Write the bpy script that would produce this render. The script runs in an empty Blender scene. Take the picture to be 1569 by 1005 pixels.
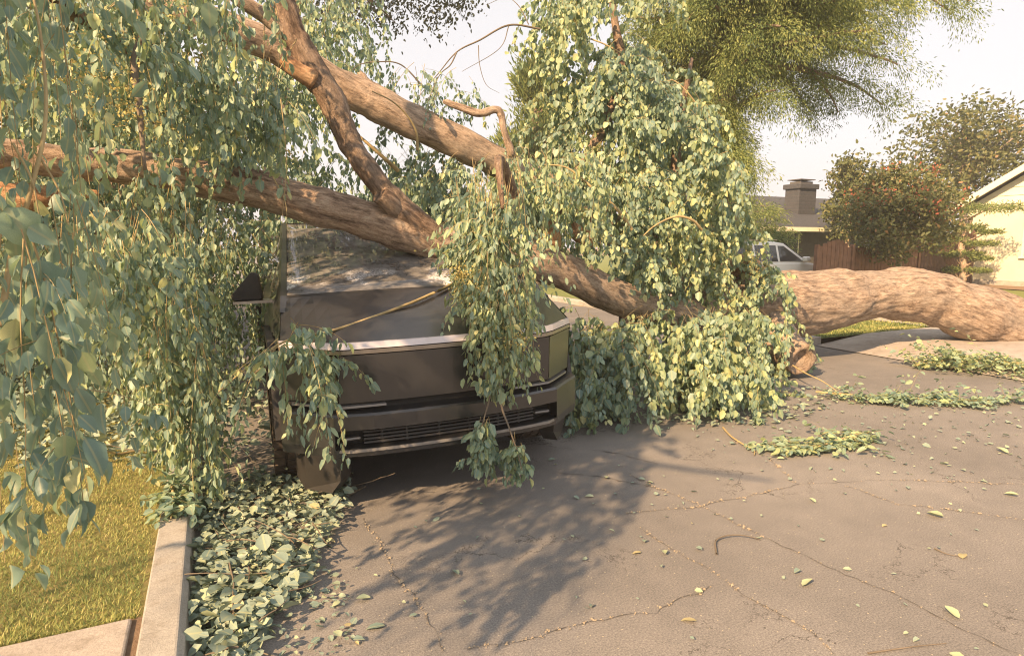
import bpy, math, random
import numpy as np
from mathutils import Vector

rng = np.random.default_rng(7)
random.seed(7)
R = math.radians
scene = bpy.context.scene
COL = scene.collection

# ------------------------------------------------------------------ camera
W0, H0, FPX = 1569.0, 1005.0, 960.0
PITCH, YAW, HC = R(7.8), R(25.5), 1.62
cd = bpy.data.cameras.new('camera'); cam = bpy.data.objects.new('camera', cd); COL.objects.link(cam)
cd.sensor_width = 36; cd.lens = FPX / W0 * 36; cd.clip_start = 0.05; cd.clip_end = 2000
cam.location = (0, 0, HC); cam.rotation_euler = (math.pi / 2 - PITCH, 0, -YAW)
scene.camera = cam

# ------------------------------------------------------------------ sky, sun, exposure
SUN_HEAD, SUN_EL = R(62), R(34)            # heading the light travels (clockwise from +Y) and its elevation
wd = bpy.data.worlds.new('World'); scene.world = wd; wd.use_nodes = True
nt = wd.node_tree; nt.nodes.clear()
sky = nt.nodes.new('ShaderNodeTexSky'); sky.sky_type = 'NISHITA'; sky.sun_disc = False
sky.sun_elevation = SUN_EL; sky.sun_rotation = SUN_HEAD + math.pi
sky.air_density = 1.0; sky.dust_density = 4.0; sky.ozone_density = 1.0; sky.altitude = 100
hs = nt.nodes.new('ShaderNodeHueSaturation'); hs.inputs['Saturation'].default_value = 0.5
mx = nt.nodes.new('ShaderNodeMix'); mx.data_type = 'RGBA'; mx.inputs[0].default_value = 0.86
mx.inputs[7].default_value = (2.98, 2.86, 2.86, 1)      # the flat pale veil of smoke
bg = nt.nodes.new('ShaderNodeBackground'); bg.inputs[1].default_value = 0.078
wo = nt.nodes.new('ShaderNodeOutputWorld')
nt.links.new(sky.outputs[0], hs.inputs['Color']); nt.links.new(hs.outputs[0], mx.inputs[6])
nt.links.new(mx.outputs[2], bg.inputs[0]); nt.links.new(bg.outputs[0], wo.inputs[0])
sl = bpy.data.lights.new('sun', 'SUN'); sl.energy = 2.9; sl.angle = R(0.8); sl.color = (1.0, 0.65, 0.35)
so = bpy.data.objects.new('sun', sl); COL.objects.link(so)
sdir = Vector((math.sin(SUN_HEAD) * math.cos(SUN_EL), math.cos(SUN_HEAD) * math.cos(SUN_EL), -math.sin(SUN_EL)))
so.rotation_euler = sdir.to_track_quat('-Z', 'Y').to_euler(); so.location = (-20, -10, 20)
vs = scene.view_settings
vs.view_transform = 'Standard'; vs.look = 'None'; vs.exposure = 2.05; vs.gamma = 1; vs.use_curve_mapping = False
scene.render.engine = 'CYCLES'
scene.cycles.use_denoising = True; scene.cycles.filter_width = 1.1
scene.cycles.max_bounces = 9; scene.cycles.diffuse_bounces = 5; scene.cycles.glossy_bounces = 3
scene.cycles.transmission_bounces = 5; scene.cycles.transparent_max_bounces = 8

# ------------------------------------------------------------------ camera geometry: a pixel of the photo + a distance -> a point
_f = np.array([math.sin(YAW) * math.cos(PITCH), math.cos(YAW) * math.cos(PITCH), -math.sin(PITCH)])
_r = np.array([math.cos(YAW), -math.sin(YAW), 0.0]); _u = np.cross(_r, _f); _c = np.array([0, 0, HC])
def P(x, y, d):
    x, y, d = (np.asarray(a, float) for a in (x, y, d))
    q = _f + ((x - W0 / 2) / FPX)[..., None] * _r + ((H0 / 2 - y) / FPX)[..., None] * _u
    return _c + q * d[..., None]
def G(x, y, z=0.0):
    q = _f + _r * (x - W0 / 2) / FPX + _u * (H0 / 2 - y) / FPX
    return _c + q * ((z - HC) / q[2])
def pix(p):
    d = np.asarray(p) - _c; z = d @ _f
    return W0 / 2 + FPX * (d @ _r) / z, H0 / 2 - FPX * (d @ _u) / z, z

# ------------------------------------------------------------------ object helpers
def tag(o, label=None, cat=None, group=None, kind=None):
    if label: o['label'] = label
    if cat: o['category'] = cat
    if group: o['group'] = group
    if kind: o['kind'] = kind
    return o
def link(o, parent=None):
    COL.objects.link(o)
    if parent is not None: o.parent = parent
    return o
def empty(name, loc=(0, 0, 0), rz=0.0):
    o = bpy.data.objects.new(name, None); COL.objects.link(o)
    o.location = tuple(loc); o.rotation_euler = (0, 0, rz); o.empty_display_size = 0.2
    return o
def mdata(name, V, F, mat, smooth=False, attrs=None):
    """V n x 3; F: an int array m x k, a list of such arrays, or a list of tuples."""
    me = bpy.data.meshes.new(name)
    V = np.asarray(V, np.float32)
    if isinstance(F, np.ndarray): F = [F]
    if len(F) and isinstance(F[0], np.ndarray):
        me.vertices.add(len(V)); me.vertices.foreach_set('co', V.ravel())
        idx = np.concatenate([f.ravel() for f in F]).astype(np.int32)
        tot = np.concatenate([np.full(len(f), f.shape[1]) for f in F]).astype(np.int32)
        me.loops.add(len(idx)); me.loops.foreach_set('vertex_index', idx)
        me.polygons.add(len(tot)); me.polygons.foreach_set('loop_start', (np.cumsum(tot) - tot).astype(np.int32))
        me.polygons.foreach_set('loop_total', tot)
        me.update(calc_edges=True); me.validate()
    else:
        me.from_pydata([tuple(map(float, v)) for v in V], [], [tuple(int(i) for i in f) for f in F]); me.update()
    if attrs:
        for k, a in attrs.items():
            a = np.asarray(a, np.float32)
            if a.ndim == 1:
                t = me.attributes.new(k, 'FLOAT', 'POINT'); t.data.foreach_set('value', a)
            else:
                t = me.attributes.new(k, 'FLOAT_VECTOR', 'POINT'); t.data.foreach_set('vector', a.ravel())
    if smooth: me.polygons.foreach_set('use_smooth', np.ones(len(me.polygons), bool))
    me.materials.append(mat)
    return me
def mesh(name, V, F, mat, parent=None, smooth=False, attrs=None):
    return link(bpy.data.objects.new(name, mdata(name, V, F, mat, smooth, attrs)), parent)
class MB:
    """Collects boxes, prisms and sheets into one mesh."""
    def __init__(s): s.v = []; s.f = []
    def add(s, V, F):
        n = len(s.v); s.v += [tuple(map(float, v)) for v in V]; s.f += [tuple(n + i for i in f) for f in F]; return s
    def box(s, x0, x1, y0, y1, z0, z1):
        return s.add([(x0, y0, z0), (x1, y0, z0), (x1, y1, z0), (x0, y1, z0), (x0, y0, z1), (x1, y0, z1), (x1, y1, z1), (x0, y1, z1)],
                     [(0, 3, 2, 1), (4, 5, 6, 7), (0, 1, 5, 4), (1, 2, 6, 5), (2, 3, 7, 6), (3, 0, 4, 7)])
    def prism(s, A, B):
        """Two matching outlines joined by sides and caps."""
        n = len(A)
        return s.add(list(A) + list(B), [tuple(range(n - 1, -1, -1)), tuple(range(n, 2 * n))] +
                     [(i, (i + 1) % n, n + (i + 1) % n, n + i) for i in range(n)])
    def grid(s, rows):
        m = len(rows[0]); V = [p for r_ in rows for p in r_]
        return s.add(V, [(i * m + j, i * m + j + 1, (i + 1) * m + j + 1, (i + 1) * m + j) for i in range(len(rows) - 1) for j in range(m - 1)])
    def build(s, name, mat, parent=None, bevel=0.0, smooth=False):
        o = mesh(name, s.v, s.f, mat, parent, smooth)
        if bevel:
            b = o.modifiers.new('bevel', 'BEVEL'); b.width = bevel; b.segments = 2; b.limit_method = 'ANGLE'; b.angle_limit = R(35)
        return o
def solid(o, t, off=0.0):
    m = o.modifiers.new('thickness', 'SOLIDIFY'); m.thickness = t; m.offset = off; return o

# ------------------------------------------------------------------ materials
def newmat(name):
    m = bpy.data.materials.new(name); m.use_nodes = True
    t = m.node_tree; b = t.nodes['Principled BSDF']; return m, t, b
def nd(t, typ, **kw):
    n = t.nodes.new(typ)
    for k, v in kw.items(): setattr(n, k, v)
    return n
def ramp(t, stops, fac=None):
    n = nd(t, 'ShaderNodeValToRGB'); e = n.color_ramp.elements
    while len(e) < len(stops): e.new(0.5)
    for i, (p, c) in enumerate(stops):
        e[i].position = p; e[i].color = tuple(c) + (1,) if len(c) == 3 else c
    if fac is not None: t.links.new(fac, n.inputs[0])
    return n
def noise(t, scale, detail=5, rough=0.6, vec=None, dist=0.0):
    n = nd(t, 'ShaderNodeTexNoise'); n.inputs['Scale'].default_value = scale; n.inputs['Detail'].default_value = detail
    n.inputs['Roughness'].default_value = rough; n.inputs['Distortion'].default_value = dist
    if vec is not None: t.links.new(vec, n.inputs['Vector'])
    return n
def objco(t): return nd(t, 'ShaderNodeTexCoord').outputs['Object']
def bump(t, b, h, strength=0.3, dist=0.01):
    n = nd(t, 'ShaderNodeBump'); n.inputs['Strength'].default_value = strength; n.inputs['Distance'].default_value = dist
    t.links.new(h, n.inputs['Height']); t.links.new(n.outputs[0], b.inputs['Normal']); return n
def mix(t, fac, a, b, mode='MIX'):
    n = nd(t, 'ShaderNodeMix'); n.data_type = 'RGBA'; n.blend_type = mode
    for s, v in ((0, fac), (6, a), (7, b)):
        if hasattr(v, 'links'): t.links.new(v, n.inputs[s])
        else: n.inputs[s].default_value = v if s == 0 else tuple(v) + (1,)
    return n.outputs[2]
def plain(name, c, rough=0.6, metal=0.0, var=0.15, scale=6.0, bmp=0.0, spec=0.5, coat=0.0):
    m, t, b = newmat(name)
    n = noise(t, scale, 5, 0.6, objco(t))
    k = ramp(t, [(0.3, [x * (1 - var) for x in c]), (0.7, [min(1, x * (1 + var)) for x in c])], n.outputs[0])
    t.links.new(k.outputs[0], b.inputs['Base Color'])
    b.inputs['Roughness'].default_value = rough; b.inputs['Metallic'].default_value = metal
    b.inputs['Specular IOR Level'].default_value = spec; b.inputs['Coat Weight'].default_value = coat
    if bmp: bump(t, b, noise(t, scale * 12, 4, 0.6, objco(t)).outputs[0], bmp, 0.01)
    return m
def leafmat(name, stops, trans=0.3, rough=0.5, spec=0.35, vein=False):
    m, t, b = newmat(name)
    a = nd(t, 'ShaderNodeAttribute', attribute_name='rnd')
    k = ramp(t, stops, a.outputs['Fac']); col = k.outputs[0]
    n = noise(t, 45, 3, 0.6, objco(t))
    col = mix(t, 0.35, col, ramp(t, [(0.35, (0.55, 0.55, 0.5)), (0.65, (1.0, 1.0, 1.0))], n.outputs[0]).outputs[0], 'MULTIPLY')
    if vein:
        v = nd(t, 'ShaderNodeAttribute', attribute_name='across')
        r_ = ramp(t, [(0.0, (1, 1, 1)), (0.035, (1, 1, 1)), (0.07, (0, 0, 0))], v.outputs['Fac'])
        f = nd(t, 'ShaderNodeMath', operation='MULTIPLY'); f.inputs[1].default_value = 0.5
        t.links.new(r_.outputs[0], f.inputs[0])
        col = mix(t, f.outputs[0], col, (0.42, 0.43, 0.25))
    t.links.new(col, b.inputs['Base Color']); b.inputs['Roughness'].default_value = rough
    b.inputs['Specular IOR Level'].default_value = spec
    tr = nd(t, 'ShaderNodeBsdfTranslucent')
    t.links.new(mix(t, 0.6, col, (1.2, 1.2, 0.7), 'MULTIPLY'), tr.inputs['Color'])
    ms = nd(t, 'ShaderNodeMixShader'); ms.inputs[0].default_value = trans
    t.links.new(b.outputs[0], ms.inputs[1]); t.links.new(tr.outputs[0], ms.inputs[2])
    t.links.new(ms.outputs[0], t.nodes['Material Output'].inputs[0])
    return m
def barkmat(name, dark, mid, pale, bmp=0.8, grey=0.4):
    m, t, b = newmat(name)
    a = nd(t, 'ShaderNodeAttribute', attribute_name='bk').outputs['Vector']
    n1 = noise(t, 22, 9, 0.72, a, 0.15); n2 = noise(t, 3.5, 4, 0.6, a); n3 = noise(t, 60, 4, 0.7, a)
    k = ramp(t, [(0.34, dark), (0.44, [(x + y) / 2 for x, y in zip(dark, mid)]), (0.52, mid), (0.72, pale)], n1.outputs[0])
    g = ramp(t, [(0.42, (0, 0, 0)), (0.62, (grey,) * 3)], n2.outputs[0])
    c = mix(t, g.outputs[0], k.outputs[0], (0.30, 0.27, 0.235))
    mp = nd(t, 'ShaderNodeMapping'); mp.inputs['Scale'].default_value = (1, 1, 3.2); t.links.new(a, mp.inputs['Vector'])
    n4 = noise(t, 52, 6, 0.78, mp.outputs[0], 0.3)
    c = mix(t, 0.65, c, ramp(t, [(0.3, (0.62, 0.58, 0.55)), (0.6, (1.2, 1.2, 1.2))], n3.outputs[0]).outputs[0], 'MULTIPLY')
    c = mix(t, 0.8, c, ramp(t, [(0.32, (0.32, 0.29, 0.27)), (0.42, (1, 1, 1)), (0.68, (1.3, 1.27, 1.24))], n4.outputs[0]).outputs[0], 'MULTIPLY')
    t.links.new(c, b.inputs['Base Color']); b.inputs['Roughness'].default_value = 0.9; b.inputs['Specular IOR Level'].default_value = 0.15
    h = nd(t, 'ShaderNodeMath', operation='ADD'); t.links.new(n1.outputs[0], h.inputs[0])
    q = nd(t, 'ShaderNodeMath', operation='MULTIPLY'); q.inputs[1].default_value = 0.8; t.links.new(n4.outputs[0], q.inputs[0])
    t.links.new(q.outputs[0], h.inputs[1]); bump(t, b, h.outputs[0], bmp * .9, 0.035)
    return m
M = {}
M['leaf'] = leafmat('eucalyptus_leaf', [(0.0, (0.165, 0.268, 0.240)), (0.35, (0.230, 0.340, 0.275)), (0.65, (0.300, 0.405, 0.255)), (0.88, (0.410, 0.490, 0.240)), (1.0, (0.58, 0.60, 0.32))], 0.33, 0.45, 0.5, True)
M['dryleaf'] = leafmat('litter_leaf', [(0.0, (0.170, 0.245, 0.220)), (0.5, (0.270, 0.345, 0.285)), (0.9, (0.42, 0.48, 0.30)), (1.0, (0.46, 0.40, 0.22))], 0.15, 0.5, 0.4, True)
M['needle'] = leafmat('conifer_needle', [(0.0, (0.075, 0.125, 0.055)), (0.5, (0.195, 0.260, 0.095)), (1.0, (0.35, 0.39, 0.15))], 0.33, 0.6, 0.2)
M['greyleaf'] = leafmat('grey_leaf', [(0.0, (0.06, 0.075, 0.055)), (1.0, (0.15, 0.17, 0.12))], 0.25, 0.6, 0.2)
M['shrub'] = leafmat('shrub_leaf', [(0.0, (0.07, 0.095, 0.040)), (0.6, (0.145, 0.165, 0.065)), (0.9, (0.23, 0.215, 0.09)), (1.0, (0.33, 0.19, 0.11))], 0.25, 0.5, 0.3)
M['redshrub'] = leafmat('bronze_shrub_leaf', [(0.0, (0.075, 0.100, 0.045)), (0.5, (0.155, 0.185, 0.080)), (0.85, (0.24, 0.225, 0.10)), (1.0, (0.38, 0.20, 0.12))], 0.25, 0.5, 0.3)
M['flower'] = leafmat('red_flower', [(0.0, (0.35, 0.10, 0.07)), (1.0, (0.58, 0.20, 0.13))], 0.25, 0.6, 0.2)
M['blossom'] = leafmat('bud_cluster', [(0.0, (0.40, 0.36, 0.15)), (1.0, (0.55, 0.47, 0.20))], 0.2, 0.7, 0.2)
M['grass'] = leafmat('grass_blade', [(0.0, (0.16, 0.23, 0.09)), (0.35, (0.36, 0.40, 0.14)), (0.7, (0.60, 0.55, 0.22)), (1.0, (0.70, 0.61, 0.36))], 0.3, 0.6, 0.2)
M['bark'] = barkmat('trunk_bark', (0.113, 0.081, 0.061), (0.398, 0.305, 0.233), (0.565, 0.486, 0.396), 1.0, .5)
M['barkd'] = barkmat('rough_dark_bark', (0.078, 0.055, 0.042), (0.247, 0.179, 0.133), (0.429, 0.332, 0.260), 1.0, 0.4)
M['barkg'] = barkmat('grey_bark', (0.130, 0.098, 0.072), (0.403, 0.305, 0.227), (0.585, 0.481, 0.377), 0.8, 0.6)
M['wood'] = barkmat('torn_wood', (0.24, 0.13, 0.075), (0.48, 0.30, 0.175), (0.60, 0.44, 0.28), 0.9, 0.0)
M['twig'] = plain('twig_bark', (0.33, 0.26, 0.13), 0.7, 0, 0.3, 9)
M['twigd'] = plain('dark_twig_bark', (0.14, 0.115, 0.085), 0.8, 0, 0.3, 9)

def asphalt():
    m, t, b = newmat('asphalt'); o = objco(t)
    big = noise(t, 0.55, 4, 0.6, o); mid_ = noise(t, 6, 5, 0.65, o); fine = noise(t, 120, 4, 0.85, o)
    c = ramp(t, [(0.3, (0.150, 0.145, 0.141)), (0.7, (0.225, 0.216, 0.208))], big.outputs[0]).outputs[0]
    c = mix(t, 0.5, c, ramp(t, [(0.3, (0.78, 0.78, 0.78)), (0.7, (1.12, 1.1, 1.08))], mid_.outputs[0]).outputs[0], 'MULTIPLY')
    c = mix(t, 0.7, c, ramp(t, [(0.34, (0.35, 0.35, 0.35)), (0.5, (1, 1, 1)), (0.64, (1.75, 1.7, 1.62))], fine.outputs[0]).outputs[0], 'MULTIPLY')
    v = nd(t, 'ShaderNodeTexVoronoi'); v.inputs['Scale'].default_value = 26; t.links.new(o, v.inputs['Vector'])
    sp = nd(t, 'ShaderNodeMath', operation='LESS_THAN'); sp.inputs[1].default_value = 0.085; t.links.new(v.outputs['Distance'], sp.inputs[0])
    c = mix(t, sp.outputs[0], c, (0.40, 0.36, 0.27))
    cv = nd(t, 'ShaderNodeTexVoronoi', feature='DISTANCE_TO_EDGE'); cv.inputs['Scale'].default_value = 0.8
    w = nd(t, 'ShaderNodeVectorMath', operation='ADD'); t.links.new(o, w.inputs[0]); t.links.new(noise(t, 3, 5, 0.7, o).outputs['Color'], w.inputs[1]); t.links.new(w.outputs[0], cv.inputs['Vector'])
    ck = ramp(t, [(0.0, (1, 1, 1)), (0.0035, (1, 1, 1)), (0.006, (0, 0, 0))], cv.outputs['Distance'])
    brk = ramp(t, [(0.48, (0, 0, 0)), (0.56, (0.8,) * 3)], noise(t, 1.1, 4, 0.6, o).outputs[0])
    c = mix(t, mix(t, 1.0, ck.outputs[0], brk.outputs[0], 'MULTIPLY'), c, (0.045, 0.04, 0.035))
    t.links.new(c, b.inputs['Base Color']); b.inputs['Roughness'].default_value = 0.85; b.inputs['Specular IOR Level'].default_value = 0.3
    bump(t, b, fine.outputs[0], 0.3, 0.005); return m
M['asphalt'] = asphalt()
def concrete(name, a_, b_):
    m, t, b = newmat(name); o = objco(t)
    c = ramp(t, [(0.3, a_), (0.7, b_)], noise(t, 3.0, 7, 0.7, o).outputs[0]).outputs[0]
    f = noise(t, 120, 3, 0.8, o)
    c = mix(t, 0.7, c, ramp(t, [(0.3, (0.6,) * 3), (0.6, (1.1,) * 3)], f.outputs[0]).outputs[0], 'MULTIPLY')
    st = ramp(t, [(0.52, (0, 0, 0)), (0.70, (0.55,) * 3)], noise(t, 7, 6, 0.7, o).outputs[0])
    c = mix(t, st.outputs[0], c, (0.16, 0.135, 0.10))
    t.links.new(c, b.inputs['Base Color']); b.inputs['Roughness'].default_value = 0.9; bump(t, b, f.outputs[0], 0.5, 0.006); return m
M['concrete'] = concrete('kerb_concrete', (0.29, 0.275, 0.25), (0.42, 0.40, 0.365))
M['path'] = concrete('path_concrete', (0.30, 0.27, 0.24), (0.44, 0.40, 0.36))
def soil(name, a_, b_, c_):
    m, t, b = newmat(name); o = objco(t)
    c = ramp(t, [(0.3, a_), (0.5, b_), (0.72, c_)], noise(t, 14, 8, 0.75, o).outputs[0])
    t.links.new(c.outputs[0], b.inputs['Base Color']); b.inputs['Roughness'].default_value = 1
    bump(t, b, noise(t, 40, 6, 0.8, o).outputs[0], 0.8, 0.03); return m
M['lawn'] = soil('lawn_soil', (0.12, 0.12, 0.045), (0.24, 0.22, 0.08), (0.34, 0.27, 0.13))
M['farlawn'] = soil('far_lawn_turf', (0.10, 0.13, 0.035), (0.17, 0.20, 0.055), (0.22, 0.23, 0.075))
M['earth'] = soil('bare_earth', (0.13, 0.085, 0.055), (0.22, 0.15, 0.10), (0.30, 0.22, 0.15))

# ------------------------------------------------------------------ the setting
def sheet(name, pts, z, mat, parent=None):
    return mesh(name, [(x, y, z) for x, y in pts], [tuple(range(len(pts)))], mat, parent)
KX, FX = -0.17, 8.5                         # near kerb face, far kerb face
g = sheet('ground', [(-150, -150), (150, -150), (150, 150), (-150, 150)], -0.03, M['earth']); tag(g, kind='structure')
road = sheet('road', [(KX - .05, -60), (FX + .05, -60), (FX + .05, 145), (KX - .05, 145)], 0.0, M['asphalt']); tag(road, kind='structure')
cross = MB()
kb = MB()
ys = [-20, -8, -2, 2.02, 4.45, 7.5, 10.5, 13.5, 20, 30, 60, 145]
kerb = empty('kerb'); tag(kerb, kind='structure')
for a_, b_ in zip(ys[:-1], ys[1:]):
    prof = [(KX, -.02), (KX - .008, .10), (KX - .03, .128), (KX - .165, .132), (KX - .165, -.02)]
    MB().prism([(x, a_ + .004, z) for x, z in prof], [(x, b_ - .004, z) for x, z in prof]).build('kerb_stone', M['concrete'], kerb, 0.008)
fk = empty('far_kerb'); tag(fk, kind='structure')
for a_, b_ in ((-20, -8), (-8, 2.6), (6.75, 12), (12, 18), (18, 40), (40, 145)):
    prof = [(FX, -.02), (FX, .10), (FX + .02, .13), (FX + .16, .132), (FX + .16, -.02)]
    MB().prism([(x, a_ + .004, z) for x, z in reversed(prof)], [(x, b_ - .004, z) for x, z in reversed(prof)]).build('kerb_stone', M['concrete'], fk, 0.008)
# near lawn: gently uneven turf
def uneven(name, x0, x1, y0, y1, nx, ny, z, amp, mat):
    X, Y = np.meshgrid(np.linspace(x0, x1, nx), np.linspace(y0, y1, ny), indexing='ij')
    Z = z + amp * (np.sin(X * 3.1 + Y * 1.3) + np.sin(X * 1.1 - Y * 2.7 + 1) + 0.6 * np.sin(X * 6.3 + Y * 5.1))
    V = np.stack([X, Y, Z], -1).reshape(-1, 3)
    i, j = np.meshgrid(np.arange(nx - 1), np.arange(ny - 1), indexing='ij'); a = (i * ny + j).ravel()
    return mesh(name, V, np.stack([a, a + ny, a + ny + 1, a + 1], 1), mat, None, True)
tag(uneven('lawn', -9, KX - .17, 2.80, 60, 60, 220, 0.105, 0.006, M['lawn']), kind='structure')
tag(MB().box(-3.2, KX - .205, 0.2, 2.78, -.02, .122).build('path', M['path'], None, 0.01), kind='structure')
tag(sheet('verge', [(-9, -60), (KX - .17, -60), (KX - .17, 2.8), (-9, 2.8)], 0.104, M['earth']), kind='structure')
# far side: driveway apron, lawn, pavement strip
drv = MB().add([(FX, 2.6, .012), (FX, 6.72, .012), (FX + 1.2, 6.72, .13), (FX + 1.2, 2.6, .13), (26, 2.6, .14), (26, 6.72, .14)], [(0, 3, 2, 1), (3, 4, 5, 2)])
tag(drv.build('driveway', M['path']), kind='structure')
tag(uneven('far_lawn', FX + .16, 40, 6.74, 60, 60, 80, 0.118, 0.004, M['farlawn']), kind='structure')
tag(uneven('side_lawn', FX + .16, 40, -20, 2.58, 30, 30, 0.118, 0.004, M['farlawn']), kind='structure')
tag(sheet('pavement', [(11.4, 6.74), (12.8, 6.74), (12.8, 60), (11.4, 60)], 0.142, M['path']), kind='structure')
tag(sheet('flower_bed', [(22.6, 3), (24.6, 3), (24.6, 14), (22.6, 14)], 0.15, M['earth']), kind='structure')
# long cracks of the asphalt, packed with sandy grit
M['grit'] = plain('sandy_grit', (0.33, 0.275, 0.20), 0.95, 0, 0.35, 60)
M['crackd'] = plain('dark_crack', (0.085, 0.078, 0.07), 0.95, 0, 0.3, 60)
def crack(pz, w, mat, z=.004):
    pts = np.array([G(480 + .694 * x, 600 + .694 * y)[:2] for x, y in pz])
    out = [pts[0]]
    for a_, b_ in zip(pts[:-1], pts[1:]):
        n = max(2, int(np.linalg.norm(b_ - a_) / .035)); d = b_ - a_; nrm = np.array([-d[1], d[0]]) / (np.linalg.norm(d) + 1e-9)
        wob = np.cumsum(rng.normal(0, .008, n)); wob -= np.linspace(0, wob[-1], n)
        for i in range(1, n): out.append(a_ + d * i / (n - 1) + nrm * wob[i])
    out = np.array(out); t = np.gradient(out, axis=0); nn = np.stack([-t[:, 1], t[:, 0]], 1); nn /= np.linalg.norm(nn, axis=1)[:, None] + 1e-9
    ww = w * np.clip(rng.lognormal(-.2, .6, len(out)), .12, 2.2)[:, None]
    V = np.concatenate([np.c_[out + nn * ww, np.full(len(out), z)], np.c_[out - nn * ww, np.full(len(out), z)]])
    n = len(out); i = np.arange(n - 1)
    mesh('crack', V, np.stack([i, i + n, i + n + 1, i + 1], 1), M['crackd'], road)
    if mat is M['grit']:                    # crumbs and sand caught along the crack
        m = n * 5; k = rng.integers(0, n, m); keep = rng.random(m) < .25 + .75 * (np.sin(k * .11) > 0); k = k[keep]; m = len(k); a = rng.uniform(0, 6.28, m); r_ = rng.lognormal(-5.6, .5, m)
        c = np.c_[out[k] + rng.normal(0, .007, (m, 2)), np.full(m, z + .001)]
        T = np.stack([np.stack([np.cos(a + q) * r_, np.sin(a + q) * r_, np.zeros(m)], 1) for q in (0, 2.1, 4.2)] + [np.c_[np.zeros((m, 2)), r_ * .8]], 1) + c[:, None]
        o = (np.arange(m) * 4)[:, None]
        tag(mesh('grit', T.reshape(-1, 3), np.concatenate([o + np.array(f) for f in ((0, 1, 3), (1, 2, 3), (2, 0, 3))]), mat, road), kind='stuff')
crack([(690, 270), (770, 262), (850, 255), (960, 232), (1070, 205), (1230, 195), (1569, 205)], .0016, M['grit'])
crack([(700, 180), (760, 215), (880, 265), (990, 320), (1120, 380), (1300, 455), (1420, 520), (1560, 580)], .0016, M['grit'])
crack([(340, 570), (560, 520), (660, 500), (760, 490), (830, 450), (875, 430), (900, 425)], .0016, M['grit'])
crack([(720, 300), (780, 340), (880, 400), (1000, 475), (1080, 520), (1150, 580)], .0016, M['grit'])
crack([(110, 280), (150, 340), (200, 430), (250, 490), (290, 575)], .0016, M['grit'])
crack([(1180, 210), (1290, 250), (1400, 260), (1569, 285)], .0012, M['grit'])
crack([(520, 120), (600, 128), (680, 138), (760, 160)], .0025, M['crackd'])
crack([(760, 215), (640, 190), (540, 180)], .003, M['crackd'])
crack([(1070, 205), (1010, 150), (930, 110)], .0012, M['grit'])

# ------------------------------------------------------------------ generators
def unit(a): return a / (np.linalg.norm(a, axis=-1, keepdims=True) + 1e-9)
def catmull(C, per):
    C = np.asarray(C, float); Q = np.vstack([2 * C[0] - C[1], C, 2 * C[-1] - C[-2]]); out = []
    for i in range(1, len(Q) - 2):
        t = np.linspace(0, 1, per, endpoint=False)[:, None]; a, b, c, d = Q[i - 1], Q[i], Q[i + 1], Q[i + 2]
        out.append(.5 * (2 * b + (c - a) * t + (2 * a - 5 * b + 4 * c - d) * t ** 2 + (3 * b - a - 3 * c + d) * t ** 3))
    return np.vstack(out + [C[-1:]])
def vnoise(n, sides, cn, cs):
    """Smooth value noise on an n x sides tube, cn cells along and cs cells around (periodic), unit spread."""
    cn = max(2, int(cn)); g_ = rng.normal(size=(cn + 2, cs)); y = np.linspace(0, cn, n); x = np.arange(sides) * cs / sides
    i, j = np.floor(y).astype(int), np.floor(x).astype(int); fy, fx = y - i, x - j; fy, fx = fy * fy * (3 - 2 * fy), fx * fx * (3 - 2 * fx)
    j1 = (j + 1) % cs; q = lambda I, J: g_[I][:, J]
    return (q(i, j) * (1 - fx) + q(i, j1) * fx) * (1 - fy)[:, None] + (q(i + 1, j) * (1 - fx) + q(i + 1, j1) * fx) * fy[:, None]
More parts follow.
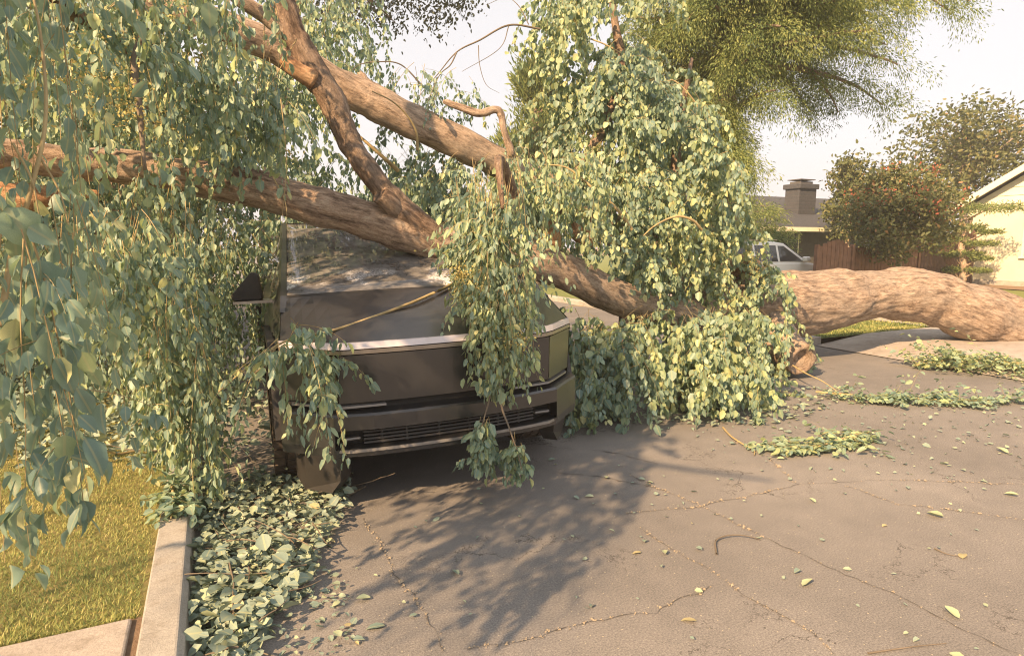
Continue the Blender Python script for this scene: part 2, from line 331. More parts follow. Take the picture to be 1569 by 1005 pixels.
def limb(name, ctrl, mat, parent, sides=28, per=10, ridge=.03, lump=.05, cap0=None, cap1=None, squash=1.0, s0=0.0):
    """A bark tube through ctrl = [(x, y, z, radius)]; caps: None (pointed shut), 'torn', 'hollow'."""
    C = catmull(ctrl, per); p, r_ = C[:, :3], np.maximum(C[:, 3], .002); n = len(p)
    t = unit(np.gradient(p, axis=0)); ref = np.array([0, 0, 1.0]) if abs(t[0, 2]) < .9 else np.array([1.0, 0, 0])
    U = np.zeros_like(p); u_ = unit(np.cross(ref, t[0])); U[0] = u_
    for i in range(1, n): u_ = unit(u_ - t[i] * (u_ @ t[i])); U[i] = u_
    Vv = np.cross(t, U)
    th = np.linspace(0, 2 * np.pi, sides, endpoint=False)
    ln_ = np.linalg.norm(np.diff(p, axis=0), axis=1).sum(); rm = r_.mean()
    rr = r_[:, None] * (1 + ridge * vnoise(n, sides, ln_ / rm * 1.4, max(5, sides // 3)) + ridge * .6 * vnoise(n, sides, ln_ / rm * 4, max(6, sides // 2)) + lump * vnoise(n, sides, ln_ / rm * .55, 5) + lump * .5 * vnoise(n, sides, ln_ / rm * 1.3, 7))
    ring = lambda i, k: p[i] + (U[i] * np.cos(th)[:, None] + Vv[i] * np.sin(th)[:, None] * squash) * (rr[i] * k)[:, None]
    s = s0 + np.concatenate([[0], np.cumsum(np.linalg.norm(np.diff(p, axis=0), axis=1))])
    bkr = lambda i, k: np.stack([np.cos(th) * rr[i] * k, np.sin(th) * rr[i] * k, np.full(sides, s[i] * .22)], 1)
    rings, bks = [], []
    def cap(i, kind, sg):
        o, b = [], []
        if kind == 'hollow': seq = [(.86, .02), (.72, .0), (.55, -.10), (.42, -.22), (.05, -.26)]
        elif kind == 'torn': seq = [(.93, .05), (.70, .10), (.40, .14), (.05, .12)]
        else: seq = [(.8, .0), (.05, .01)]
        for k, off in seq:
            q = ring(i, k) + t[i] * sg * off * r_[i] * 1.6
            if kind == 'torn': q = q + t[i] * sg * rng.uniform(-.3, .75, sides)[:, None] * r_[i] * (1 - abs(k - .6))
            o.append(q); b.append(bkr(i, k) * np.array([1, 1, 1]) + np.array([0, 0, off]))
        return o, b
    o, b = cap(0, cap0, -1); rings += o[::-1]; bks += b[::-1]
    for i in range(n): rings.append(ring(i, 1.0)); bks.append(bkr(i, 1.0))
    o, b = cap(n - 1, cap1, 1); rings += o; bks += b
    V = np.vstack(rings); m = len(rings)
    i, j = np.meshgrid(np.arange(m - 1), np.arange(sides), indexing='ij'); a = (i * sides + j).ravel(); c = (i * sides + (j + 1) % sides).ravel()
    F = [np.stack([a, c, c + sides, a + sides], 1)]
    return mesh(name, V, F, mat, parent, True, {'bk': np.vstack(bks)})
def tubes(pts, rad, sides=3):
    """pts n x S x 3, rad n x S -> V, F of n thin tubes."""
    n, S, _ = pts.shape; t = unit(np.gradient(pts, axis=1)); ref = np.zeros_like(t); ref[..., 0] = 1; ref[np.abs(t[..., 0]) > .8] = (0, 1, 0)
    U = unit(np.cross(ref, t)); Vv = np.cross(t, U); th = np.linspace(0, 2 * np.pi, sides, endpoint=False)
    V = pts[:, :, None] + rad[:, :, None, None] * (U[:, :, None] * np.cos(th)[:, None] + Vv[:, :, None] * np.sin(th)[:, None])
    k, i, j = np.meshgrid(np.arange(n), np.arange(S - 1), np.arange(sides), indexing='ij')
    b = (k * S + i) * sides; a, c = (b + j).ravel(), (b + (j + 1) % sides).ravel()
    return V.reshape(-1, 3), np.stack([a, c, c + sides, a + sides], 1)
# leaf templates: x along the blade, y across, z normal
T_HI = (np.array([(0, 0, 0), (.35, 0, .0), (.70, 0, -.03), (1, 0, -.12), (.14, .30, .05), (.42, .50, .09), (.74, .36, .03), (.14, -.30, .05), (.42, -.50, .09), (.74, -.36, .03)]),
        [np.array([(0, 4, 1), (1, 4, 5), (1, 5, 2), (2, 5, 6), (2, 6, 3), (0, 1, 7), (1, 8, 7), (1, 2, 8), (2, 9, 8), (2, 3, 9)])])
T_LO = (np.array([(0, 0, 0), (.28, .46, .07), (.70, .38, .03), (1, 0, -.10), (.70, -.38, .03), (.28, -.46, .07)]), [np.array([(0, 1, 2, 3), (0, 3, 4, 5)])])
T_ND = (np.array([(0, 0, 0), (.45, .5, 0), (1, 0, -.1), (.45, -.5, 0)]), [np.array([(0, 1, 2, 3)])])
def leaves(pos, d, nrm, L, Wd, tpl, rnd):
    T, Fs = tpl; n = len(pos); X = unit(d); Z = unit(nrm - X * (nrm * X).sum(-1, keepdims=True)); Y = np.cross(Z, X)
    V = pos[:, None] + L[:, None, None] * (T[None, :, 0:1] * X[:, None] + T[None, :, 2:3] * Z[:, None]) + Wd[:, None, None] * T[None, :, 1:2] * Y[:, None]
    V = V + (L * np.clip(rng.normal(-.05, .16, n), -.4, .3))[:, None, None] * ((T[None, :, 0:1] - .3) ** 2) * 1.6 * Z[:, None] + (Wd * np.clip(rng.normal(.0, .35, n), -.7, .8))[:, None, None] * (T[None, :, 1:2] ** 2) * Z[:, None]
    off = (np.arange(n) * len(T))[:, None, None]
    return V.reshape(-1, 3), [(F[None] + off).reshape(-1, F.shape[1]) for F in Fs], {'rnd': np.repeat(rnd, len(T)), 'across': np.tile(np.abs(T[:, 1]), n)}
def strands(p0, d0, L, steps, grav=2.2, wob=.12):
    """Drooping shoots: n x (steps+1) x 3 points."""
    n = len(p0); d = unit(d0); p = p0.copy(); out = [p.copy()]; ds = (L / steps)[:, None]
    down = np.array([0, 0, -1.0])
    for _ in range(steps):
        d = unit(d + down * grav * ds + rng.normal(0, wob, (n, 3)) * np.sqrt(ds))
        p = p + d * ds; out.append(p.copy())
    return np.stack(out, 1)
class Foliage:
    """Collects leaf transforms and twigs for one plant."""
    def __init__(s): s.p, s.d, s.n, s.L, s.W, s.c = [], [], [], [], [], []; s.tw = []
    def add(s, p, d, n, L, W, c):
        for a, b in zip((s.p, s.d, s.n, s.L, s.W, s.c), (p, d, n, L, W, c)): a.append(b)
    def on_strands(s, pts, size=.055, per=2, hang=.75, tint=0.0, skip=.12, ratio=(.55, .9), start=.12, rad=.0022):
        n, S, _ = pts.shape
        k0 = int(S * start); q = pts[:, k0:]; t = unit(np.gradient(pts, axis=1))[:, k0:]
        q = np.repeat(q.reshape(-1, 3), per, 0); t = np.repeat(t.reshape(-1, 3), per, 0)
        tint = np.repeat(np.repeat(np.broadcast_to(np.asarray(tint, float), (n,)), S - k0), per)
        keep = rng.random(len(q)) > skip; q, t, tint = q[keep], t[keep], tint[keep]; m = len(q)
        a = rng.uniform(0, 2 * np.pi, m); out = np.stack([np.cos(a), np.sin(a), np.zeros(m)], 1)
        d = unit(t * .35 + out * (1 - hang) * 1.6 + np.array([0, 0, -1.0]) * hang + rng.normal(0, .22, (m, 3)))
        q = q + rng.normal(0, .006, (m, 3)) + unit(d + out) * rng.uniform(.006, .03, m)[:, None]
        nr = unit(out + rng.normal(0, .55, (m, 3)))
        L = size * np.clip(rng.lognormal(-.04, .28, m), .4, 1.7); W = L * rng.uniform(*ratio, m)
        c = np.clip(rng.beta(2, 2.6, m) + tint + rng.normal(0, .05, m), 0, 1)
        c = np.where(rng.random(m) < .02, 1.0, c)
        s.add(q, d, nr, L, W, c)
        r_ = np.linspace(1, .35, S)[None] * rad * rng.uniform(.7, 1.3, n)[:, None]; s.tw.append((pts, r_))
    def cat(s): return [np.concatenate(a) for a in (s.p, s.d, s.n, s.L, s.W, s.c)]
    def twig_mesh(s):
        V, F, o = [], [], 0
        for pts, r_ in s.tw:
            st = 1 if pts.shape[1] < 12 else 2
            v, f = tubes(pts[:, ::st], r_[:, ::st]); V.append(v); F.append(f + o); o += len(v)
        return np.vstack(V), np.vstack(F)

# ------------------------------------------------------------------ the crushed pickup truck
M['wrap'] = plain('dark_satin_wrap', (0.028, 0.030, 0.034), 0.44, 0.45, 0.10, 2.0, 0.03, 0.5, 0.8)
_b = M['wrap'].node_tree.nodes['Principled BSDF']; _b.inputs['Coat Roughness'].default_value = 0.24; _b.inputs['Coat IOR'].default_value = 1.75
M['hoodwrap'] = M['wrap']
M['black'] = plain('black_plastic', (0.022, 0.021, 0.020), 0.55, 0, 0.25, 8, 0.05)
M['cavity'] = plain('dark_cavity', (0.010, 0.010, 0.010), 0.8, 0, 0.2, 8)
M['rubber'] = plain('dusty_rubber', (0.075, 0.058, 0.045), 0.85, 0, 0.35, 14, 0.2)
M['lens'] = plain('frosted_light_lens', (0.60, 0.57, 0.60), 0.22, 0.15, 0.06, 5, 0, 0.6, 0.4)
M['lamp'] = plain('dull_lamp_lens', (0.20, 0.195, 0.19), 0.25, 0.3, 0.1, 9)
M['trim'] = plain('brushed_metal_edge', (0.40, 0.38, 0.36), 0.35, 0.9, 0.1, 20)
M['seat'] = plain('grey_seat_cloth', (0.10, 0.095, 0.09), 0.8)
def glassmat(name, tint, clear, whitecells=False):
    m, t, b = newmat(name); t.nodes.remove(b)
    tr = nd(t, 'ShaderNodeBsdfTransparent'); tr.inputs[0].default_value = tuple(tint) + (1,)
    gl = nd(t, 'ShaderNodeBsdfGlossy'); gl.inputs['Roughness'].default_value = 0.03; gl.inputs['Color'].default_value = (.9, .9, .92, 1)
    df = nd(t, 'ShaderNodeBsdfDiffuse'); df.inputs[0].default_value = (0.34, 0.33, 0.32, 1)      # film of dust and ash
    du = ramp(t, [(0.35, (0.15,) * 3), (0.72, (0.75,) * 3)], noise(t, 5, 9, 0.75, objco(t)).outputs[0])
    m1 = nd(t, 'ShaderNodeMixShader'); t.links.new(du.outputs[0], m1.inputs[0]); t.links.new(tr.outputs[0], m1.inputs[1]); t.links.new(df.outputs[0], m1.inputs[2])
    out_ = m1
    if whitecells:                              # whitish patches with a cell-edge pattern low on the screen
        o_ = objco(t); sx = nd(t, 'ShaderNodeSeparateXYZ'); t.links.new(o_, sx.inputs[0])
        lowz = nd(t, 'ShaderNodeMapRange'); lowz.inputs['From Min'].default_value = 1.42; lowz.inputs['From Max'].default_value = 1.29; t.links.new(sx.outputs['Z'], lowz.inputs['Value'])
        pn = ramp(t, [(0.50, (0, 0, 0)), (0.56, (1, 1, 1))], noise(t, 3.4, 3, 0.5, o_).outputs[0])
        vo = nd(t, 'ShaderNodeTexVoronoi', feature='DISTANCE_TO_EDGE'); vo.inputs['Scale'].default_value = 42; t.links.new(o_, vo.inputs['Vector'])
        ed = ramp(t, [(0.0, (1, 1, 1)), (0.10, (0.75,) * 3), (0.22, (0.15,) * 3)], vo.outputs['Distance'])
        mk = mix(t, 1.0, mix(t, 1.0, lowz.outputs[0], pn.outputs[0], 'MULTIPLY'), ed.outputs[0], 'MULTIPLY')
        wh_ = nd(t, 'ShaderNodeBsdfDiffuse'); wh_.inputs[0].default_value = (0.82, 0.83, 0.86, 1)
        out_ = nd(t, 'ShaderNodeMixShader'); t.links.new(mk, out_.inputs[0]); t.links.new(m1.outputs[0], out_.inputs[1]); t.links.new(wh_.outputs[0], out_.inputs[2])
    lw = nd(t, 'ShaderNodeFresnel'); lw.inputs['IOR'].default_value = 1.62
    m2 = nd(t, 'ShaderNodeMixShader'); t.links.new(lw.outputs[0], m2.inputs[0]); t.links.new(out_.outputs[0], m2.inputs[1]); t.links.new(gl.outputs[0], m2.inputs[2])
    t.links.new(m2.outputs[0], t.nodes['Material Output'].inputs[0]); return m
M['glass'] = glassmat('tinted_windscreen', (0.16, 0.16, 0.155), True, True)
M['darkglass'] = glassmat('dark_side_glass', (0.04, 0.045, 0.045), True)

truck = empty('pickup_truck', (1.33, 3.59, 0.024)); truck.rotation_euler = (0, -0.025, -0.043)
tag(truck, 'dark angular pickup truck pinned under the fallen limb, with a straight front light bar', 'truck')
def vf(u):
    a = abs(u)
    return .054 * (a / .69) ** 2 if a < .69 else .054 + (a - .69) / .30 * .288
US = [-.99, -.93, -.86, -.78, -.69, -.55, -.35, -.15, 0, .15, .35, .55, .69, .78, .86, .93, .99]
def lerp(a, b, t): return tuple(x + (y - x) * t for x, y in zip(a, b))
ZB = 1.03
cowl = lambda k: (k * .93, .725 + .05 * k * k, 1.272 - .012 * k * k)           # k in -1..1
apex = lambda k: (k * .80, 2.35, 1.79 - .012 * k * k)
front = lambda u, dz=0, dv=0: (u, vf(u) + dv, ZB + dz)
hd = MB(); hd.grid([[lerp(front(u * .985, 0, .012), cowl(u / .99), t) for u in US] for t in (0, .15, .4, .7, .985)])
solid(hd.build('hood', M['hoodwrap'], truck, 0, False), .012, -1)
ws = MB(); ws.grid([[lerp(cowl(k), apex(k), t) for k in np.linspace(-.985, .985, 13)] for t in np.linspace(.012, .985, 10)])
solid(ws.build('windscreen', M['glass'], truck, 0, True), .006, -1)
MB().grid([[lerp(cowl(k), apex(k), t) for k in np.linspace(-1, 1, 9)] for t in (-.01, .012)]).build('cowl_trim', M['black'], truck)
# light bar, lip, front panel (main face and two swept corners), slot with headlamps
def band(z0, z1, d0, d1, u0=-.99, u1=.99, n=17, back=.05, grow=0):
    us = np.linspace(u0, u1, n); mb = MB()
    mb.grid([[(u, vf(u) + dv, z) for u in us] for z, dv in ((z1 + .002, back), (z1, d1), (z0, d0), (z0 - .002, back))])
    return mb
band(.992, 1.030, -.012, -.004, n=25).build('light_bar', M['lens'], truck)
band(.962, .986, -.012, -.016, n=25).build('lip', M['trim'], truck)
pm = MB(); us = np.linspace(-.688, .688, 9)
pm.grid([[(u, vf(u) + dv, z) for u in us] for z, dv in ((.955, .05), (.955, -.006), (.665, .016), (.655, .07))]).build('front_panel', M['wrap'], truck)
for sg in (-1, 1):
    us = np.linspace(.694, .988, 4) * sg
    us = us if sg > 0 else us[::-1]
    MB().grid([[(u, vf(u) + dv, z) for u in us] for z, dv in ((.955, .05), (.955, -.006), (.665, .016), (.655, .07))]).build('corner_panel', M['wrap'], truck)
    band(.640, .652, -.006, -.004, *sorted((.42 * sg, .94 * sg)), n=9).build('headlight', M['lamp'], truck)
band(.60, .664, .03, .05, n=21, back=.12).build('headlight_slot', M['cavity'], truck)
bp = MB(); rows = []
for u in [-1.0, -.9, -.8, -.722, -.72, -.5, -.25, 0, .25, .5, .72, .722, .8, .9, 1.0]:
    b0 = vf(max(-.99, min(.99, u))); inn = abs(u) < .721
    pr = [(.08, .630), (-.045, .612), (-.062, .600), (-.056, .515)]
    pr += [(.07, .508), (.07, .405), (-.050, .400), (-.046, .352), (.06, .325)] if inn else [(-.056, .505), (-.054, .41), (-.052, .40), (-.04, .352), (.06, .325)]
    rows.append([(u * 1.01, b0 + dv, z) for dv, z in pr])
bp.grid([list(c) for c in zip(*rows)]).build('bumper', M['wrap'], truck)
band(.382, .399, -.058, -.056, -.76, .76, 15).build('bumper_lip', M['lamp'], truck)
band(.395, .512, .062, .062, -.715, .715, 15, .09).build('intake', M['cavity'], truck)
gr = MB()
for z in (.418, .440, .462, .484):
    us = np.linspace(-.56, .56, 9)
    gr.grid([[(u, vf(u) + dv, zz) for u in us] for zz, dv in ((z + .006, .06), (z + .006, .012), (z - .005, .008), (z - .006, .06))])
for u in (-.45, -.3, -.1, .1, .3, .45): gr.box(u - .006, u + .006, vf(u) + .015, vf(u) + .06, .405, .505)
gr.build('grille', M['black'], truck)
for sg in (-1, 1):
    u = .63 * sg
    MB().box(u - .055, u + .055, vf(u) + .004, vf(u) + .05, .440, .458).build('fog_light', M['lamp'], truck, .008)
    # swept plastic corner below the bumper, back to the wheel arch
    c = MB(); zz = .10 if sg < 0 else .20
    A = [(.70 * sg, .02, .352), (.71 * sg, .05, zz + .10), (.76 * sg, .09, zz + .02), (.90 * sg, .29, zz), (.93 * sg, .46, zz + .03), (.94 * sg, .50, .60), (.95 * sg, .30, .60), (.88 * sg, .20, .352)]
    B = [(x - .07 * sg, y + .08, z) for x, y, z in A]
    c.prism(A if sg > 0 else A[::-1], B if sg > 0 else B[::-1]).build('corner_cladding', M['black'], truck)
# sides
cols = [.345, .47, .60, .735, .95, 1.2, 1.7, 2.35, 3.0, 3.6, 4.5, 5.55]
def roofedge(v):
    if v <= .775: return lerp((.98, .345, 1.035), (.93, .775, 1.26), (v - .345) / .43)
    if v <= 2.35: return lerp((.93, .775, 1.26), (.80, 2.35, 1.778), (v - .775) / 1.575)
    return lerp((.80, 2.35, 1.778), (.92, 5.55, 1.40), (v - 2.35) / 3.2)
def shoulder(v): return (1.005, v + .01, .99 + .045 * v)
for sg in (-1, 1):
    fl = (lambda q: (q[0] * sg, q[1], q[2]))
    n_ = 22; rows = []
    for v in np.linspace(.345, 1.2, n_):
        row = []
        for t in np.linspace(0, 1, 9):
            q = np.array(lerp(shoulder(v), roofedge(v), t))
            if sg < 0:
                k = math.sin((v - .345) / .855 * math.pi) * math.sin(min(1, t * 1.15 + .1) * math.pi)
                q[0] += k * (.022 * math.sin(v * 31 + t * 5) + .018 * math.sin(v * 17 - t * 9 + 1) - .02); q[2] += k * .012 * math.sin(v * 23 + t * 4)
            row.append(fl(q))
        rows.append(row)
    fo = MB().grid(rows if sg > 0 else rows[::-1]).build('fender', M['wrap'], truck, 0, True)
    if sg < 0: tag(fo, 'fender skin buckled in waves below the windscreen pillar')
    body = MB()
    for v0, v1 in zip(cols[5:-1], cols[6:]):
        for t0, t1 in ((0, .30), (.90, 1)) if v1 <= 3.61 else ((0, 1),):
            q = [lerp(shoulder(v0), roofedge(v0), t0), lerp(shoulder(v1), roofedge(v1), t0), lerp(shoulder(v1), roofedge(v1), t1), lerp(shoulder(v0), roofedge(v0), t1)]
            body.add([fl(p) for p in (q if sg > 0 else q[::-1])], [(0, 1, 2, 3)])
    pts = [(.345, .985), (.345, .60), (.48, .55), (.62, .95), (1.32, .95), (1.50, .45), (4.06, .45), (4.24, .95), (4.96, .95), (5.12, .52), (5.50, .58), (5.55, 1.225), (3.0, 1.125), (1.2, 1.044)]
    body.add([fl((1.003 if z > .9 else .975, v, z)) for v, z in (pts if sg < 0 else pts[::-1])], [tuple(range(len(pts)))])
    body.build('body_side', M['wrap'], truck)
    for v0, v1 in ((1.2, 2.32), (2.38, 3.6)):
        q = [lerp(shoulder(v0), roofedge(v0), .30), lerp(shoulder(v1), roofedge(v1), .30), lerp(shoulder(v1), roofedge(v1), .90), lerp(shoulder(v0), roofedge(v0), .90)]
        MB().add([fl(p) for p in (q if sg > 0 else q[::-1])], [(0, 1, 2, 3)]).build('side_window', M['darkglass'], truck)
    # window pillar edge
    pl = MB(); rws = []
    for v in (.60, .775, 1.2, 1.7, 2.35):
        x, y, z = roofedge(v); rws.append([fl((x - .035, y, z + .004)), fl((x + .004, y, z + .006)), fl((x + .022, y, z - .035))])
    pl.grid(rws if sg > 0 else rws[::-1]).build('pillar', M['wrap'], truck)
    for wc in (.97, 4.60):
        ar = MB(); inn = [(-.55, .42), (-.36, .93), (.36, .93), (.55, .42)]; out = [(-.64, .42), (-.43, 1.0), (.43, 1.0), (.64, .42)]
        for i in range(3):
            a, b, c, d = out[i], out[i + 1], inn[i + 1], inn[i]
            A = [(1.045 * sg, wc + q[0], q[1]) for q in (a, b, c, d)]; B = [(.93 * sg, wc + q[0], q[1]) for q in (a, b, c, d)]
            ar.prism(A if sg > 0 else A[::-1], B if sg > 0 else B[::-1])
        ar.build('wheel_arch', M['black'], truck)
        wh = empty('wheel', (.905 * sg, wc, .425)); wh.parent = truck
        # tyre: lathe with real tread blocks
        nb = 40; V, F = [], []
        prof = [(-.145, .27), (-.150, .36), (-.142, .405), (-.128, .425), (.128, .425), (.142, .405), (.150, .36), (.145, .27)]
        for i in range(64):
            a = 2 * math.pi * i / 64
            for x, r_ in prof: V.append((x, r_ * math.cos(a), r_ * math.sin(a)))
        m_ = len(prof)
        for i in range(64):
            for j in range(m_ - 1): F.append((i * m_ + j, ((i + 1) % 64) * m_ + j, ((i + 1) % 64) * m_ + j + 1, i * m_ + j + 1))
        tb = MB(); tb.add(V, F)
        for i in range(nb):
            for j, (x0, x1) in enumerate(((-.148, -.085), (-.070, -.010), (.006, .066), (.082, .148))):
                a0 = 2 * math.pi * (i + (.5 if j % 2 else 0)) / nb; a1 = a0 + 2 * math.pi / nb * .80; sk = .02
                q = lambda x, r_, a: (x, r_ * math.cos(a), r_ * math.sin(a))
                tb.prism([q(x0, .415, a0), q(x1, .415, a0 + sk), q(x1, .415, a1 + sk), q(x0, .415, a1)], [q(x0, .443, a0), q(x1, .443, a0 + sk), q(x1, .443, a1 + sk), q(x0, .443, a1)])
        tb.build('tyre', M['rubber'], wh)
        rm = MB(); V, F = [], []
        for i in range(14):
            a = 2 * math.pi * i / 14
            for x, r_ in ((.10, .275), (.135, .265), (.12, .16), (.14, .05)): V.append((x * sg, r_ * math.cos(a), r_ * math.sin(a)))
        for i in range(14):
            for j in range(3): F.append((i * 4 + j, ((i + 1) % 14) * 4 + j, ((i + 1) % 14) * 4 + j + 1, i * 4 + j + 1))
        F.append(tuple(i * 4 + 3 for i in range(14)))
        rm.add(V, F).build('rim', M['black'], wh)
    # mirror: flat wedge on an arm
    mm = MB(); A = [(1.03 * sg, 1.46, 1.19), (1.24 * sg, 1.44, 1.19), (1.25 * sg, 1.44, 1.23), (1.10 * sg, 1.46, 1.40), (1.05 * sg, 1.46, 1.38)]
    B = [(x - .01 * sg, y + .12, z) for x, y, z in A]
    mo = mm.prism(A if sg < 0 else A[::-1], B if sg < 0 else B[::-1]).build('mirror', M['black'], truck, .01)
    MB().box(*sorted((.95 * sg, 1.24 * sg)), 1.43, 1.58, 1.165, 1.186).build('arm', M['trim'], mo)
MB().grid([[(k * .80, 2.35, 1.79 - .012 * k * k) for k in np.linspace(-1, 1, 7)], [(k * .84, 3.3, 1.665) for k in np.linspace(-1, 1, 7)]]).build('roof', M['darkglass'], truck)
MB().grid([[(k * .84, 3.3, 1.664) for k in (-1, 0, 1)], [(k * .92, 5.55, 1.40) for k in (-1, 0, 1)]]).build('bed_cover', M['black'], truck)
MB().add([(-.92, 5.55, 1.40), (.92, 5.55, 1.40), (1.0, 5.56, 1.22), (.98, 5.50, .55), (-.98, 5.50, .55), (-1.0, 5.56, 1.22)], [(0, 1, 2, 3, 4, 5)]).build('tailgate', M['wrap'], truck)
MB().box(-.70, .70, .45, 5.40, .33, .60).build('underbody', M['cavity'], truck)
MB().box(-.84, .84, .62, 1.35, .60, 1.08).build('firewall', M['cavity'], truck)
MB().prism([(-.84, 1.25, .98), (.84, 1.25, .98), (.84, 1.75, 1.10), (-.84, 1.75, 1.10)], [(-.84, 1.25, .85), (.84, 1.25, .85), (.84, 1.75, .85), (-.84, 1.75, .85)]).build('dashboard', M['seat'], truck)
MB().box(-.80, .80, 1.75, 4.2, .60, .66).build('cabin_floor', M['cavity'], truck)
for u in (-.42, .42):
    s_ = MB(); s_.box(u - .26, u + .26, 2.20, 2.72, .66, .86); s_.prism([(u - .25, 2.66, .84), (u + .25, 2.66, .84), (u + .22, 2.92, 1.42), (u - .22, 2.92, 1.42)], [(u - .25, 2.82, .84), (u + .25, 2.82, .84), (u + .22, 3.04, 1.42), (u - .22, 3.04, 1.42)])
    s_.box(u - .13, u + .13, 2.93, 3.03, 1.44, 1.60); s_.build('seat', M['seat'], truck, .03)
th = np.linspace(0, 2 * np.pi, 17); sw = np.stack([.42 + .18 * np.cos(th), 1.98 + .06 * np.sin(th), 1.08 + .13 * np.sin(th)], 1)[None]
v_, f_ = tubes(sw, np.full((1, 17), .015), 6); mesh('steering_wheel', v_, f_, M['black'], truck, True)
MB().prism([lerp(cowl(.93), apex(.93), t)[:2] + (lerp(cowl(.93), apex(.93), t)[2] + .012,) for t in (.03, .75)] + [lerp(cowl(.90), apex(.90), t)[:2] + (lerp(cowl(.90), apex(.90), t)[2] + .012,) for t in (.75, .03)],
           [lerp(cowl(.93), apex(.93), t)[:2] + (lerp(cowl(.93), apex(.93), t)[2] + .03,) for t in (.03, .75)] + [lerp(cowl(.90), apex(.90), t)[:2] + (lerp(cowl(.90), apex(.90), t)[2] + .03,) for t in (.75, .03)]).build('wiper', M['black'], truck)

# ------------------------------------------------------------------ the fallen eucalyptus
tree = empty('fallen_tree', (10.8, 5.3, 0.1)); TB = np.array([10.8, 5.3, 0.1])
tag(tree, 'uprooted eucalyptus lying across the street, its limbs and leafy crown draped over the truck', 'tree')
def ctl(*q):
    """(px, py, distance, radius in metres) -> points local to the tree."""
    a = np.array(q, float); return np.c_[P(a[:, 0], a[:, 1], a[:, 2]) - TB, a[:, 3]]
trunk = limb('trunk', ctl((1760, 548, 10.6, .42), (1660, 528, 10.3, .38), (1580, 507, 10.0, .37), (1540, 496, 9.8, .41), (1503, 484, 9.65, .445), (1460, 468, 9.5, .40), (1425, 456, 9.4, .37), (1385, 451, 9.25, .385), (1345, 451, 9.1, .35), (1300, 457, 8.9, .385), (1255, 462, 8.7, .42), (1205, 462, 8.5, .44), (1160, 462, 8.3, .40), (1115, 458, 8.0, .33)),
             M['bark'], tree, 120, 26, .016, .06, None, 'torn')
limb('stub', ctl((1165, 478, 8.3, .26), (1190, 515, 7.9, .235), (1212, 540, 7.6, .205), (1230, 552, 7.38, .19)), M['bark'], tree, 40, 8, .03, .05, None, 'hollow')
limbA = ctl((1150, 460, 8.2, .30), (1080, 482, 7.5, .26), (1030, 484, 7.0, .235), (985, 470, 6.55, .205), (930, 450, 6.2, .195), (860, 415, 5.8, .182), (790, 396, 5.5, .180), (720, 385, 5.3, .178), (670, 373, 5.18, .176), (620, 354, 5.05, .176), (560, 335, 4.95, .172), (490, 317, 4.8, .168), (420, 298, 4.66, .158), (350, 283, 4.54, .150), (270, 267, 4.40, .142), (190, 256, 4.28, .132), (110, 250, 4.15, .124), (40, 240, 4.05, .116), (-60, 226, 3.9, .105), (-200, 200, 3.7, .08)); limbA[:, 3] *= 0.88
limb('limb', limbA, M['bark'], tree, 48, 12, .018, .05, None, None)
limbB = ctl((1090, 470, 7.9, .24), (1000, 400, 7.3, .24), (900, 325, 6.8, .22), (820, 280, 6.5, .205), (755, 246, 6.3, .20), (700, 218, 6.12, .205), (640, 190, 5.95, .205), (585, 163, 5.8, .212), (540, 142, 5.68, .205), (480, 108, 5.5, .190), (410, 68, 5.3, .172), (340, 40, 5.1, .16), (250, 10, 4.9, .14), (120, -40, 4.7, .12)); limbB[:, 3] *= 0.76
limb('limb', limbB, M['barkg'], tree, 40, 10, .014, .04, None, None)
limb('stub', ctl((575, 160, 5.78, .10), (560, 136, 5.76, .085), (551, 122, 5.74, .075)), M['barkg'], tree, 20, 5, .04, .06, None, 'torn')
limbC = ctl((690, 372, 5.15, .09), (655, 352, 5.06, .145), (615, 322, 4.95, .140), (590, 295, 4.88, .122), (562, 258, 4.82, .120), (538, 222, 4.78, .120), (522, 185, 4.74, .130), (505, 150, 4.7, .142), (478, 108, 4.65, .138), (455, 62, 4.6, .130), (438, 20, 4.55, .125), (420, -40, 4.5, .115), (390, -140, 4.4, .10), (330, -300, 4.2, .07)); limbC[:, 3] *= 0.74
limb('limb', limbC, M['barkd'], tree, 40, 9, .035, .06, None, None)
limb('stub', ctl((612, 325, 4.95, .085), (594, 308, 4.84, .082), (582, 297, 4.78, .074)), M['barkd'], tree, 20, 5, .03, .04, None, None)
limb('stub', ctl((480, 122, 4.62, .075), (455, 108, 4.54, .062), (438, 94, 4.48, .048)), M['wood'], tree, 18, 5, .05, .05, None, 'torn')
limb('branch', ctl((455, 62, 4.6, .07), (410, 28, 4.5, .055), (370, 2, 4.4, .050), (320, -40, 4.3, .045)), M['bark'], tree, 16, 6, .03, .04)
limb('branch', ctl((150, 296, 4.2, .02), (90, 300, 4.12, .055), (30, 302, 4.05, .095), (-40, 306, 3.95, .10), (-120, 310, 3.85, .09)), M['wood'], tree, 22, 6, .06, .05, 'torn', None)
limb('branch', ctl((682, 156, 5.9, .026), (706, 165, 5.9, .035), (735, 174, 5.92, .037), (758, 168, 5.95, .037), (768, 176, 5.97, .036), (772, 200, 6.0, .034), (785, 240, 6.1, .04)), M['bark'], tree, 16, 6, .03, .05, 'torn', None)
limb('branch', ctl((840, 385, 5.75, .10), (846, 366, 5.62, .085), (848, 348, 5.52, .06)), M['wood'], tree, 20, 5, .08, .06, None, 'torn')
limb('branch', ctl((900, 372, 6.0, .09), (888, 360, 5.9, .075), (878, 350, 5.8, .05)), M['wood'], tree, 18, 5, .08, .06, None, 'torn')
limb('branch', ctl((1110, 420, 8.0, .12), (1140, 405, 7.8, .15), (1165, 420, 7.6, .10)), M['wood'], tree, 18, 5, .08, .08, 'torn', 'torn')
